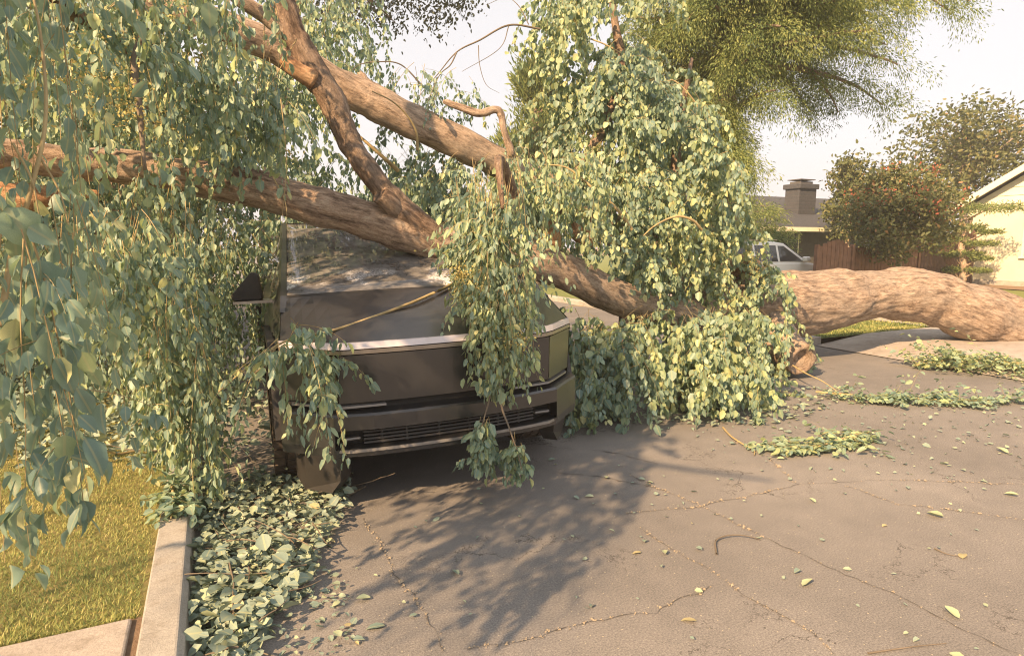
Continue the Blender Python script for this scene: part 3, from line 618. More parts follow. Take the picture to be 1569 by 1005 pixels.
limb('branch', ctl((850, 330, 6.8, .10), (905, 235, 7.0, .07), (950, 120, 7.0, .055), (940, 20, 7.0, .04), (930, -80, 7, .02)), M['barkd'], tree, 14, 6)
limb('branch', ctl((1000, 400, 7.3, .10), (1030, 300, 7.4, .07), (1040, 200, 7.4, .05), (1060, 90, 7.4, .02)), M['barkd'], tree, 14, 6)
limb('branch', ctl((1060, 470, 7.5, .10), (1050, 530, 7.0, .09), (1040, 590, 6.6, .07), (1035, 630, 6.3, .05)), M['barkd'], tree, 14, 6)
limb('branch', ctl((960, 470, 6.5, .07), (950, 540, 6.2, .05), (940, 620, 5.9, .03)), M['barkd'], tree, 12, 6)
limb('branch', ctl((800, 330, 5.5, .05), (775, 265, 5.0, .045), (765, 245, 4.4, .035), (765, 262, 3.95, .025), (770, 320, 3.85, .012)), M['barkd'], tree, 12, 6)
limb('branch', ctl((300, 120, 4.9, .05), (170, 60, 4.0, .045), (60, -30, 3.0, .035), (20, -160, 2.2, .03), (-30, -300, 1.6, .02)), M['barkd'], tree, 12, 6)
limb('branch', ctl((200, -20, 3.6, .035), (222, 40, 3.4, .026), (206, 100, 3.3, .022), (214, 170, 3.25, .016), (222, 260, 3.2, .008)), M['twigd'], tree, 10, 6)
# thin bare shoots
def shoot(r0, *q, mat='twig'):
    a = np.array(q, float); C = catmull(np.c_[P(a[:, 0], a[:, 1], a[:, 2]) - TB, np.zeros(len(a))], 8)[:, :3][None]
    v, f = tubes(C, np.linspace(r0, r0 * .35, C.shape[1])[None], 6); mesh('twig', v, f, M[mat], tree, True)
shoot(.012, (700, 432, 4.6), (640, 460, 4.22), (560, 490, 3.95), (500, 509, 3.72), (440, 522, 3.45), (395, 550, 3.28), (335, 600, 3.1))
shoot(.007, (425, 528, 3.4), (405, 560, 3.3), (385, 580, 3.2), (360, 640, 3.1))
shoot(.008, (756, 545, 3.78), (752, 600, 3.77), (742, 640, 3.76), (735, 665, 3.76), mat='twigd')
shoot(.008, (756, 545, 3.78), (768, 620, 3.77), (780, 655, 3.76), (792, 690, 3.76), (800, 720, 3.76), mat='twigd')
shoot(.012, (828, 45, 6.8), (780, 39, 6.7), (735, 62, 6.6), (700, 80, 6.5), (670, 115, 6.4), (640, 150, 6.3), mat='twigd')
shoot(.009, (700, 80, 6.5), (690, 100, 6.45), (672, 118, 6.4), (650, 170, 6.3), mat='twigd')
shoot(.006, (780, 39, 6.7), (765, 75, 6.6), (708, 110, 6.5), mat='twigd')
shoot(.005, (733, 70, 6.5), (735, 100, 6.5), (745, 130, 6.5), (765, 143, 6.5), mat='twigd')
shoot(.006, (810, 38, 6.8), (795, 10, 6.8), (775, -3, 6.8), (745, 8, 6.7), mat='twigd')
shoot(.008, (650, 135, 6.2), (615, 100, 6.1), (580, 95, 6.0), (550, 100, 5.9), (535, 115, 5.8), mat='twigd')
shoot(.013, (640, 230, 5.7), (637, 200, 5.6), (622, 175, 5.5), (600, 155, 5.4), (570, 140, 5.3))
shoot(.022, (610, 262, 6.2), (580, 235, 6.0), (545, 205, 5.9), (500, 175, 5.8))
shoot(.018, (968, 352, 5.9), (945, 320, 5.8), (910, 290, 5.7), (870, 258, 5.7), (830, 252, 5.7))
shoot(.016, (1075, 352, 6.0), (1060, 337, 5.9), (1035, 332, 5.85), (1005, 345, 5.8), (985, 362, 5.8))
shoot(.010, (1085, 190, 6.8), (1060, 150, 6.7), (1035, 125, 6.7), (1020, 125, 6.7))
shoot(.010, (905, 60, 6.7), (930, 70, 6.7), (965, 90, 6.7), (1010, 120, 6.8))
shoot(.010, (1215, 560, 7.2), (1235, 572, 6.9), (1262, 585, 6.7), (1290, 605, 6.5))
shoot(.008, (0, 500, 1.55), (20, 380, 1.6), (45, 300, 1.6), (70, 180, 1.65), (60, 40, 1.7), (30, -80, 1.7))
shoot(.010, (210, 690, 4.3), (180, 695, 4.2), (150, 688, 4.1), (120, 700, 4.0))
shoot(.006, (320, 700, 3.9), (270, 690, 3.85), (210, 690, 3.8), (160, 680, 3.8), mat='twigd')
for x in (985, 992, 998): shoot(.006, (x, 480, 6.3), (x + 4, 520, 6.25), (x + 2 * (x - 990), 560, 6.2), mat='twigd')
for x0, y0, x1, y1, d in ((430, 150, 432, 340, 3.9), (418, 270, 440, 350, 4.1), (455, 60, 350, 210, 4.2), (405, 40, 385, 160, 4.0), (420, 0, 424, 120, 4.0), (345, 20, 330, 150, 4.0), (60, 240, 105, 345, 1.7), (20, 220, 60, 330, 1.6)):
    shoot(.004, (x0, y0, d), ((x0 + x1) / 2 + 8, (y0 + y1) / 2, d), (x1, y1, d))

fol = Foliage()
def curtain(n, xs, ys, ds, bot, L=None, size=.055, tint=0., spread=.5, grav=2.6, step=.032, skip=.12, hang=.75, side=.5, ratio=(.45, .78), jit=25, per=2, rad=.0022, dz=(-.8, .15), wob=.12, clump=0):
    """n shoots that start in the pixel box xs x ys at distances ds and hang down to about the line bot = [(px, py)...]."""
    if clump:
        k = max(3, int(n / clump)); i = rng.integers(0, k, n); q = lambda r_, sd: np.clip(rng.uniform(*r_, k)[i] + rng.normal(0, sd, n), r_[0] - sd, r_[1] + sd)
        x, y, d = q(xs, 13), q(ys, 12), q(ds, .10); tint = tint + np.clip(rng.normal(0, .13, k), -.22, .22)[i]
    else: x = rng.uniform(*xs, n); y = rng.uniform(*ys, n); d = rng.uniform(*ds, n); tint = np.full(n, tint)
    p = P(x, y, d)
    if L is None:
        yb = np.interp(x, [b[0] for b in bot], [b[1] for b in bot]) + rng.normal(0, jit, n)
        Ln = np.clip((yb - y) * d / FPX, .10, 3.0) * 1.03
    else:
        Ln = rng.uniform(*L, n)
        if bot is not None: Ln = np.minimum(Ln, np.clip((np.interp(x, [b[0] for b in bot], [b[1] for b in bot]) + rng.normal(0, jit, n) - y) * d / FPX, .1, 3.0))
    a = rng.uniform(0, 2 * np.pi, n); d0 = np.stack([np.cos(a) * spread, np.sin(a) * spread, rng.uniform(*dz, n)], 1)
    for lo, hi in ((0, .4), (.4, .8), (.8, 1.4), (1.4, 9)):
        k = (Ln >= lo) & (Ln < hi)
        if not k.any(): continue
        st = max(4, int(np.mean(Ln[k]) / step)); pts = strands(p[k], d0[k], Ln[k], st, grav, wob)
        pts[..., 2] = np.maximum(pts[..., 2], .03 + rng.uniform(0, .07, (k.sum(), 1)))
        fol.on_strands(pts, size, per, hang, tint[k], skip, ratio, rad=rad)
        if side > 0:      # side shoots
            m = int(k.sum() * side * (1 + st / 12)); i = rng.integers(0, k.sum(), m); j = rng.integers(int(st * .15), max(int(st * .15) + 1, int(st * .8)), m)
            a = rng.uniform(0, 2 * np.pi, m); sd = np.stack([np.cos(a), np.sin(a), rng.uniform(-.5, .2, m)], 1)
            sp = strands(pts[i, j], sd, np.clip(Ln[k][i] * rng.uniform(.2, .4, m), .08, .4), max(4, int(.22 / step)), grav)
            sp[..., 2] = np.maximum(sp[..., 2], .03)
            fol.on_strands(sp, size * .93, per, hang, tint[k][i], skip, ratio, rad=rad * .6)
# near curtain beside the camera; lowered tint paints its shade into the leaf colour
NC = dict(size=.054, ratio=(.42, .68), spread=.14, dz=(-1, -.6), wob=.10)
curtain(4, (-45, 35), (-150, -60), (1.35, 1.9), [(-50, 420), (60, 300)], side=.2, step=.055, skip=.3, tint=-.2, jit=50, **NC)
curtain(7, (-40, 50), (310, 400), (1.2, 1.55), [(-50, 850), (50, 800)], side=.35, step=.042, skip=.15, tint=-.2, jit=40, **NC)
curtain(4, (30, 110), (-150, -60), (1.7, 2.4), [(40, 420), (110, 330)], side=.2, step=.055, skip=.3, tint=-.15, jit=60, **NC)
curtain(6, (60, 135), (270, 360), (1.7, 2.2), [(60, 740), (135, 690)], side=.3, step=.045, skip=.2, tint=-.12, jit=40, **NC)
curtain(5, (90, 190), (120, 200), (2.1, 2.7), [(90, 470), (190, 430)], side=.25, step=.05, skip=.25, jit=50, **NC)
# the part of the crown that hangs beside and above the photographer, out of view: it shades the road
def shade_curtain(n, poly, world=False):
    poly = np.array(poly, float) if world else np.array([G(x, y)[:2] for x, y in poly]); lo, hi = poly.min(0), poly.max(0); S = []; guard = 0
    while len(S) < n and guard < 20000:
        guard += 1; q = rng.uniform(lo, hi); c = False; j = len(poly) - 1
        for i in range(len(poly)):
            if (poly[i, 1] > q[1]) != (poly[j, 1] > q[1]) and q[0] < (poly[j, 0] - poly[i, 0]) * (q[1] - poly[i, 1]) / (poly[j, 1] - poly[i, 1]) + poly[i, 0]: c = not c
            j = i
        if not c: continue
        z = rng.uniform(1.5, 3.6); t = z / math.tan(SUN_EL); p = np.array([q[0] - math.sin(SUN_HEAD) * t, q[1] - math.cos(SUN_HEAD) * t, z])
        x_, y_, d_ = pix(p)
        if d_ > .25 and x_ > -160 * max(1, 2 / d_) and y_ > -120: continue
        if np.hypot(p[0], p[1]) < .7: continue
        S.append(p + np.array([0, 0, .25]))
    p = np.array(S); m = len(p); a = rng.uniform(0, 6.28, m); d0 = np.stack([np.cos(a) * .5, np.sin(a) * .5, rng.uniform(-.8, .1, m)], 1)
    for lo_, hi_ in ((.3, .5), (.5, .75)):
        k = rng.random(m) < .5 if lo_ < .5 else ~k
        fol.on_strands(strands(p[k], d0[k], rng.uniform(lo_, hi_, k.sum()), 14, 2.2), .055, 2, .75, 0, .1)
    return p
sc_ = shade_curtain(460, [(600, 870), (700, 790), (800, 730), (960, 685), (975, 720), (940, 820), (890, 900), (840, 1010), (545, 1060), (545, 930)])
shade_curtain(70, [(1.0, 3.8), (3.4, 3.75), (3.5, 4.45), (1.1, 4.5)], True)
shade_curtain(30, [(480, 700), (640, 720), (640, 640), (480, 640)])
shade_curtain(16, [(215, 1000), (290, 1000), (298, 820), (245, 820)])
shade_curtain(14, [(20, 960), (200, 940), (230, 780), (40, 780)])
limb('branch', np.array([tuple(P(-60, 226, 3.9) - TB) + (.07,), tuple(np.array([-1.7, 2.6, 3.2]) - TB) + (.05,), tuple(np.array([-1.8, 1.5, 3.4]) - TB) + (.035,), tuple(np.array([-1.2, .5, 3.5]) - TB) + (.015,)]), M['barkd'], tree, 12, 6)
for q_ in sc_[rng.choice(len(sc_), 14, replace=False)]:
    a_ = np.array([-1.75, 2.4, 3.25]); m_ = (a_ + q_) / 2 + np.array([0, 0, .35])
    limb('branch', np.array([tuple(a_ - TB) + (.03,), tuple(m_ - TB) + (.018,), tuple(q_ - TB) + (.008,)]), M['barkd'], tree, 8, 6)
# upper left crown
MC = dict(dz=(-1, -.1), wob=.12, spread=.4)
curtain(22, (-60, 190), (-160, 20), (2.6, 3.9), [(-60, 190), (100, 170), (190, 180)], size=.056, side=.6, jit=45, tint=.03, **MC)
curtain(34, (150, 400), (-160, 0), (3.2, 4.3), [(150, 200), (300, 120), (400, 60)], size=.054, side=.7, jit=45, **MC)
curtain(30, (200, 420), (60, 130), (3.5, 4.4), [(190, 215), (300, 225), (420, 235)], size=.054, side=.6, jit=35, **MC)
curtain(16, (330, 440), (110, 170), (3.9, 4.5), [(330, 250), (440, 250)], size=.054, side=.6, jit=30, tint=.05, **MC)
curtain(14, (60, 230), (315, 370), (2.9, 3.6), [(60, 520), (230, 560)], size=.054, side=.5, jit=50, tint=.08, **MC)
curtain(30, (-80, 240), (110, 220), (4.9, 5.6), [(-80, 300), (240, 300)], size=.055, side=.7, jit=40)
# the hanging tress over the kerb
curtain(30, (200, 300), (300, 345), (3.7, 4.3), [(200, 540), (240, 680), (300, 745), (335, 735), (352, 560)], size=.052, side=.7, jit=35, tint=.06, ratio=(.32, .62), spread=.22, dz=(-1, -.5))
curtain(28, (235, 312), (430, 560), (3.4, 3.9), [(235, 690), (300, 745), (345, 740)], size=.052, side=.6, jit=30, tint=.03, ratio=(.32, .62), spread=.22, dz=(-1, -.5))
curtain(8, (215, 280), (225, 262), (3.6, 4.1), [(225, 420), (300, 400)], size=.052, side=.5, jit=45, tint=.0, spread=.22, dz=(-1, -.5))
curtain(20, (325, 380), (300, 380), (5.6, 6.4), [(325, 590), (400, 560)], size=.052, side=.7, jit=35, tint=-.05)
# crown behind the limbs, left of the truck
curtain(150, (-120, 400), (-60, 240), (5.4, 7.6), None, (.7, 1.5), size=.056, side=.6, tint=-.08, clump=6)
curtain(150, (-120, 400), (230, 420), (5.2, 7.0), [(-120, 560), (250, 590), (400, 560)], size=.055, side=.6, tint=-.10, jit=30)
curtain(60, (400, 560), (-120, 120), (5.6, 7.0), [(400, 260), (560, 120)], size=.054, side=.6, tint=0, jit=35)
curtain(110, (410, 720), (215, 300), (6.2, 7.8), [(410, 370), (720, 360)], size=.056, side=.6, tint=-.12, jit=25)
curtain(26, (395, 545), (325, 345), (5.7, 6.3), [(395, 385), (545, 372)], size=.055, side=.5, tint=-.1, jit=8)
curtain(30, (590, 720), (95, 180), (6.0, 6.6), [(590, 190), (650, 250), (720, 170)], size=.045, side=.5, tint=-.12, jit=20, skip=.35)
curtain(40, (640, 840), (225, 300), (5.6, 6.6), [(640, 360), (840, 370)], size=.052, side=.6, tint=.03, jit=25)
curtain(46, (765, 960), (215, 300), (5.3, 6.1), [(765, 330), (860, 375), (960, 400)], size=.054, side=.6, tint=.12, jit=14, dz=(-1, -.2), spread=.35)
# the big tress hanging over the hood
HT = dict(dz=(-1, -.55), spread=.22)
curtain(40, (715, 805), (240, 310), (3.75, 4.25), [(690, 400), (720, 510), (755, 585), (800, 570), (842, 440)], size=.048, side=.9, jit=22, tint=.10, ratio=(.32, .62), **HT)
curtain(24, (728, 815), (380, 470), (3.65, 3.9), [(720, 500), (755, 600), (800, 585), (830, 460)], size=.046, side=.7, jit=18, tint=.18, ratio=(.32, .6), **HT)
curtain(16, (690, 760), (260, 330), (4.0, 4.5), [(690, 430), (760, 480)], size=.052, side=.8, jit=20, tint=-.12, **HT)
curtain(5, (730, 750), (636, 655), (3.72, 3.82), [(730, 722), (750, 722)], size=.052, side=1.4, jit=8, step=.020, **HT)
curtain(4, (776, 798), (655, 690), (3.72, 3.82), [(778, 730), (800, 735)], size=.052, side=1.2, jit=8, step=.022, **HT)
curtain(3, (748, 762), (565, 585), (3.72, 3.82), [(748, 605), (760, 605)], size=.05, side=1.0, jit=8, step=.022, **HT)
# sprig at the truck's corner
curtain(11, (425, 490), (515, 540), (3.15, 3.4), [(425, 640), (470, 690), (540, 640)], size=.052, side=.8, jit=20, step=.028, spread=.55, ratio=(.32, .6))
curtain(3, (430, 460), (470, 500), (3.3, 3.4), [(430, 560), (460, 560)], size=.056, side=.6, jit=10, step=.03, ratio=(.5, .8))
# the great mass over the street
TOP = lambda x: np.interp(x, [820, 860, 1000, 1060, 1100, 1160, 1230, 1300], [-60, -80, -40, 60, 220, 330, 430, 540])
for n, xs, ys, ds, bot, L, tn in (
        (130, (830, 1000), (-60, 120), (6.4, 7.6), None, (.5, .95), .10),
        (150, (830, 1080), (100, 260), (6.4, 7.8), None, (.5, .9), .10),
        (140, (840, 1120), (230, 330), (6.3, 7.8), [(840, 385), (1000, 470), (1100, 470)], (.4, .9), .14),
        (110, (960, 1095), (320, 420), (6.2, 7.8), [(960, 470), (1010, 480), (1040, 560), (1190, 470)], (.4, .9), .16),
        (50, (1000, 1140), (400, 500), (5.9, 7.4), [(1000, 600), (1190, 600)], (.4, .9), .16),
        (60, (880, 1010), (480, 540), (5.5, 6.4), [(880, 640), (1010, 640)], None, -.02),
        (70, (1010, 1145), (470, 570), (5.7, 6.6), [(1010, 635), (1110, 630), (1200, 640)], None, .15),
        (46, (1120, 1275), (470, 550), (7.7, 8.4), [(1130, 600), (1280, 600)], None, .14),
        (14, (1130, 1195), (470, 530), (7.0, 7.4), [(1130, 570), (1195, 545)], None, .12),
        (16, (1140, 1200), (575, 600), (6.3, 6.8), [(1140, 640), (1200, 640)], None, .15),
        (34, (880, 1000), (555, 600), (5.25, 5.7), [(880, 645), (1000, 645)], None, -.14),
        (20, (1080, 1180), (395, 430), (7.2, 7.6), [(1080, 470), (1180, 500)], None, .14)):
    curtain(n, xs, ys, ds, bot, L, size=.061, side=.6, tint=tn, jit=18, ratio=(.6, .95), clump=6)
p_, d_, n_, L_, W_, c_ = fol.cat()
px, py, pz = pix(p_)
inside = (px > 5) & (px < W0 - 5) & (py > 5) & (py < H0 - 5) & (pz > .3)
ap = np.where(inside, L_ * W_ / np.maximum(pz, .3) ** 2, 0)
keep_ = pz > .75; big = np.zeros(len(pz), bool); big[np.argsort(-ap)[:300]] = True
print('leaves', len(p_))
# the 300 largest leaves in view, each its own part
lv = []
for i in range(10):
    v, f, a = leaves(np.zeros((1, 3)), np.array([[1.0, 0, 0]]), np.array([[0, 0, 1.0]]), np.ones(1), np.ones(1), T_HI, np.array([i / 9]))
    lv.append(mdata('leaf', v, f, M['leaf'], True, a))
from mathutils import Matrix
for i in np.nonzero(big & keep_)[0]:
    X = unit(d_[i]); Z = unit(n_[i] - X * (n_[i] @ X)); Y = np.cross(Z, X); q = p_[i] - TB
    o = bpy.data.objects.new('leaf', lv[int(round(c_[i] * 9))]); link(o, tree)
    m = Matrix([[X[k] * L_[i], Y[k] * W_[i], Z[k] * L_[i], q[k]] for k in range(3)] + [[0, 0, 0, 1]]); o.matrix_basis = m
near = (pz < 3.0) & ~big & keep_; far = ~near & ~big & keep_
v1, f1, a1 = leaves(p_[near] - TB, d_[near], n_[near], L_[near], W_[near], T_HI, c_[near])
v2, f2, a2 = leaves(p_[far] - TB, d_[far], n_[far], L_[far], W_[far], T_LO, c_[far])
tag(mesh('foliage', np.vstack([v1, v2]), [f1[0], f2[0] + len(v1)], M['leaf'], tree, True, {k: np.concatenate([a1[k], a2[k]]) for k in a1}), kind='stuff')
v, f = fol.twig_mesh(); tag(mesh('fine_twigs', v - TB, f, M['twig'], tree), kind='stuff')
# yellow bud clusters
bp_, bd = [], []
for x, y, d, sp, k in ((150, 110, 3.0, .10, 260), (190, 160, 3.1, .09, 220), (250, 190, 3.6, .09, 180), (60, 130, 2.8, .08, 160), (240, 30, 3.4, .09, 160), (718, 440, 3.85, .055, 300), (705, 420, 3.9, .04, 160), (790, 520, 3.7, .05, 160), (1150, 400, 7.3, .10, 200), (630, 380, 3.5, .03, 1)):
    bp_.append(P(x, y, d) + rng.normal(0, sp, (k, 3)) * np.array([1, 1, .9]))
bp_ = np.vstack(bp_); m = len(bp_)
v, f, a = leaves(bp_ - TB, rng.normal(size=(m, 3)), rng.normal(size=(m, 3)), np.full(m, .016), np.full(m, .013), T_LO, rng.random(m))
tag(mesh('blossom', v, f, M['blossom'], tree, True, a), kind='stuff')

# ------------------------------------------------------------------ leaves and broken sprigs on the ground
def litter(poly, n, zmax, size=.055, tilt=.35, z0=.012):
    poly = np.array([G(x, y)[:2] for x, y in poly]); lo, hi = poly.min(0), poly.max(0); out = []
    while len(out) < n:
        q = rng.uniform(lo, hi); c = False; j = len(poly) - 1
        for i in range(len(poly)):
            if (poly[i, 1] > q[1]) != (poly[j, 1] > q[1]) and q[0] < (poly[j, 0] - poly[i, 0]) * (q[1] - poly[i, 1]) / (poly[j, 1] - poly[i, 1]) + poly[i, 0]: c = not c
            j = i
        if c: out.append(q)
    q = np.array(out); z = z0 + rng.beta(1, 1.6, n) * zmax
    a = rng.uniform(0, 2 * np.pi, n); d = np.stack([np.cos(a), np.sin(a), rng.normal(0, tilt * .5, n)], 1)
    nr = unit(np.stack([rng.normal(0, tilt, n), rng.normal(0, tilt, n), np.ones(n)], 1))
    L = size * np.clip(rng.lognormal(-.06, .34, n), .35, 1.8)
    return np.c_[q, z], d, nr, L, L * rng.uniform(.5, .9, n), np.clip(rng.beta(2, 2.5, n) + np.where(rng.random(n) < .02, .5, 0), 0, 1)
dl = []
for i in range(8):
    v, f, a = leaves(np.zeros((1, 3)), np.array([[1.0, 0, 0]]), np.array([[0, 0, 1.0]]), np.ones(1), np.ones(1), T_HI, np.array([i / 7]))
    dl.append(mdata('fallen_leaf', v, f, M['dryleaf'], True, a))
def place_leaf(p, d, n, L, W, c, label, group):
    X = unit(d); Z = unit(n - X * (n @ X)); Y = np.cross(Z, X)
    o = bpy.data.objects.new('fallen_leaf', dl[int(round(min(1, max(0, c)) * 7))]); link(o)
    o.matrix_basis = Matrix([[X[k] * L, Y[k] * W, Z[k] * L, p[k]] for k in range(3)] + [[0, 0, 0, 1]])
    return tag(o, label, 'leaf', group)
PILE = [(296, 1030), (296, 880), (305, 790), (330, 745), (400, 735), (455, 745), (540, 748), (525, 800), (492, 850), (485, 890), (440, 930), (405, 975), (400, 1030)]
sets = [litter(PILE, 2300, .11, .045, .7), litter([(300, 1030), (300, 850), (440, 840), (470, 880), (395, 1030)], 350, .12, .056, .55),
        litter([(-150, 735), (-150, 590), (250, 590), (262, 735), (120, 745)], 3200, .24, .055, .8, .10),
        litter([(-150, 700), (-150, 560), (330, 560), (420, 640), (430, 740), (260, 760), (120, 720)], 2600, .12, .055, .5, .13)]
top = sets[1]
k = np.argsort(-(top[2 - 2][:, 2]))[:230]; sel = np.zeros(len(top[0]), bool); sel[k] = True
for i in k: place_leaf(*(a[i] for a in top), 'broad grey-green leaf heaped in the gutter beside the near kerb', 'leaves heaped in the gutter')
A = [np.concatenate([sets[0][j], sets[1][j][~sel], sets[2][j], sets[3][j]]) for j in range(6)]
extra = [litter([(860, 640), (1010, 650), (1200, 660), (1300, 610), (1320, 590), (1200, 600), (900, 610)], 500, .05),
         litter([(520, 760), (700, 730), (1000, 660), (1330, 620), (1569, 640), (1569, 1000), (760, 1000), (520, 900)], 150, .004, .028),
         litter([(1000, 650), (1350, 600), (1569, 590), (1569, 720), (1250, 740)], 300, .01, .035),
         litter([(400, 900), (520, 870), (560, 1000), (420, 1030)], 120, .01, .03)]
A = [np.concatenate([A[j]] + [e[j] for e in extra]) for j in range(6)]
v, f, a = leaves(*A[:3], A[3], A[4], T_LO, A[5])
tag(mesh('fallen_leaves', v, f, M['dryleaf'], None, True, a), 'carpet of fallen grey-green leaves and scraps over gutter, verge and street', 'leaves', None, 'stuff')
# single leaves on the open asphalt: (px, py, colour, label)
for x, y, c, sz, lb in ((693, 873, .35, .06, 'pale green leaf lying in the road shadow above the two lowest leaves'), (568, 915, .85, .06, 'yellowish leaf on shaded road beside the gutter grit'),
        (590, 957, .1, .07, 'bluish leaf lowest in the shaded part of the road'), (1018, 843, .9, .05, 'small pale leaf next to a yellow scrap on the road crossing'), (983, 845, 1, .045, 'small orange-yellow leaf on sunlit asphalt'),
        (1068, 950, .95, .06, 'cream leaf alone on sunlit asphalt at the bottom centre'), (1230, 898, .9, .07, 'slim cream leaf below the curved twig on asphalt'), (1470, 948, .85, .07, 'curled pale leaf near the lower corner of the road'),
        (1475, 855, .95, .07, 'pointed cream leaf beside a fine twig on asphalt'), (1545, 695, .85, .09, 'large pale leaf in the shade at the edge of view'), (1420, 785, .8, .09, 'yellow torn leaf lying over a crack in the road'),
        (1455, 1000, .8, .06, 'cut-off pale leaf at the lower edge of the road'), (1250, 770, .9, .05, 'small cream leaf above the curved twig on asphalt'), (1538, 756, .9, .07, 'thin light leaf under the large shaded one'),
        (1358, 803, .95, .035, 'tiny white leaf scrap on asphalt'), (930, 640 + 90, .8, .05, 'light leaf at the shadow edge before the truck'), (910, 760, .6, .05, 'green leaf in the shadow fringe before the truck'),
        (1190, 702, .9, .05, 'cream leaf fallen next to the leafy sprig'), (840, 705, .3, .05, 'grey leaf under the hanging twig of the truck front')):
    p = G(x, y, .008); an = rng.uniform(0, 6.28)
    place_leaf(p, np.array([math.cos(an), math.sin(an), .08]), np.array([rng.normal(0, .2), rng.normal(0, .2), 1]), sz * 1.15, sz * .62, c, lb, None)
tw_ = litter(PILE, 46, .10, .30, .2, .02); pts_ = strands(tw_[0], tw_[1], tw_[3] * rng.uniform(.5, 1.4, 46), 8, .3, .5); pts_[..., 2] = np.maximum(pts_[..., 2], .02)
v, f = tubes(pts_, np.linspace(.005, .002, 9)[None].repeat(46, 0), 4); tag(mesh('fallen_twigs', v, f, M['twigd']), 'thin bent twigs tangled in the gutter leaves', 'twigs', None, 'stuff')
for x, y, d, c in ((575, 452, 4.50, 0), (588, 456, 4.46, .05), (598, 450, 4.52, .1), (582, 460, 4.42, .0)):
    place_leaf(P(x, y, d), np.array([rng.normal(), rng.normal(), .1]), np.array([0, -.35, 1.0]), .075, .045, c, 'bluish leaf resting at the foot of the truck windscreen', 'leaves on the windscreen foot')
def sprig(name, label, path, n, size, tint, flat=.35, Ls=(.15, .4), spread=.9):
    a = np.array(path, float); c = np.array([G(x, y, z) for x, y, z in a]); base = c[0].copy(); base[2] = 0
    e = empty(name, base); tag(e, label, 'branch', 'broken leafy sprigs lying on the street')
    C = catmull(np.c_[c - base, np.zeros(len(c))], 8)[:, :3]
    v, f = tubes(C[None], np.linspace(.011, .004, len(C))[None], 6); mesh('stem', v, f, M['twig'], e, True)
    fo = Foliage(); i = rng.integers(1, len(C), n); t = unit(np.gradient(C, axis=0))[i]
    an = rng.uniform(0, 6.28, n); d0 = t * .6 + np.stack([np.cos(an) * spread, np.sin(an) * spread, rng.uniform(.0, .35, n)], 1)
    pts = strands(C[i], d0, rng.uniform(*Ls, n), 7, 1.2); pts[..., 2] = np.maximum(pts[..., 2], .012 + rng.uniform(0, .05, (n, 1)))
    fo.on_strands(pts, size, 2, flat, tint, .1, (.5, .85), .05, .0015)
    p, d, nr, L, W, cc = fo.cat(); p[:, 2] = np.maximum(p[:, 2], .015); d[:, 2] = np.maximum(d[:, 2], -.15 - p[:, 2]); nr = unit(nr + np.array([0, 0, 1.1]))
    v, f, at = leaves(p, d, nr, L, W, T_LO, cc); v[:, 2] = np.maximum(v[:, 2], .008)
    tag(mesh('foliage', v, f, M['leaf'], e, True, at), kind='stuff'); v, f = fo.twig_mesh(); tag(mesh('fine_twigs', v, f, M['twig'], e), kind='stuff')
sprig('broken_branch', 'compact leafy sprig lying alone on sunlit asphalt', [(1330, 662, .03), (1290, 672, .05), (1250, 685, .05), (1215, 690, .02)], 46, .058, .12, Ls=(.15, .38))
sprig('broken_branch', 'long leafy sprig trailing across the road from the hollow stub', [(1250, 600, .05), (1320, 606, .06), (1400, 610, .06), (1480, 614, .05), (1560, 612, .03)], 80, .052, .0, Ls=(.15, .4), spread=.5)
sprig('broken_branch', 'deep heap of leafy boughs by the far kerb under the trunk', [(1400, 560, .05), (1450, 552, .12), (1500, 550, .16), (1560, 556, .16), (1640, 566, .1)], 170, .058, .22, Ls=(.25, .6))
sprig('broken_branch', 'small leafy sprig draped over the near kerb stone', [(262, 735, .14), (266, 765, .16), (262, 795, .15)], 22, .05, .05, Ls=(.08, .2), spread=.5)
def twig(label, path, r0, mat='twigd'):
    c = np.array([G(x, y, z) for x, y, z in path]); base = c[0] * np.array([1, 1, 0]); C = catmull(np.c_[c - base, np.zeros(len(c))], 8)[:, :3]
    v, f = tubes(C[None], np.linspace(r0, r0 * .4, len(C))[None], 6); o = mesh('twig', v, f, M[mat], None, True); o.location = base; tag(o, label, 'twig', 'twigs lying on the street')
twig('curved hook-shaped twig lying on the sunlit asphalt', [(1098, 848, .01), (1097, 828, .015), (1115, 820, .02), (1140, 820, .02), (1165, 826, .01)], .0055, 'twigd')
twig('bent twig reaching out from under the leaf mass', [(1108, 655, .03), (1120, 668, .03), (1138, 680, .02), (1155, 690, .01), (1156, 697, .01)], .010, 'twig')
twig('short bark strip in the gutter leaves', [(425, 905, .03), (450, 892, .03), (480, 875, .02)], .012)
twig('torn reddish bark strip by the truck bumper', [(520, 765, .02), (545, 752, .03), (560, 745, .02)], .014)
twig('fine straight twig near the lower edge of the road', [(1330, 1000, .006), (1400, 990, .008), (1450, 985, .006)], .004)
twig('thin twig beside the pointed leaf on asphalt', [(1432, 840, .006), (1450, 848, .008), (1470, 852, .006)], .004)

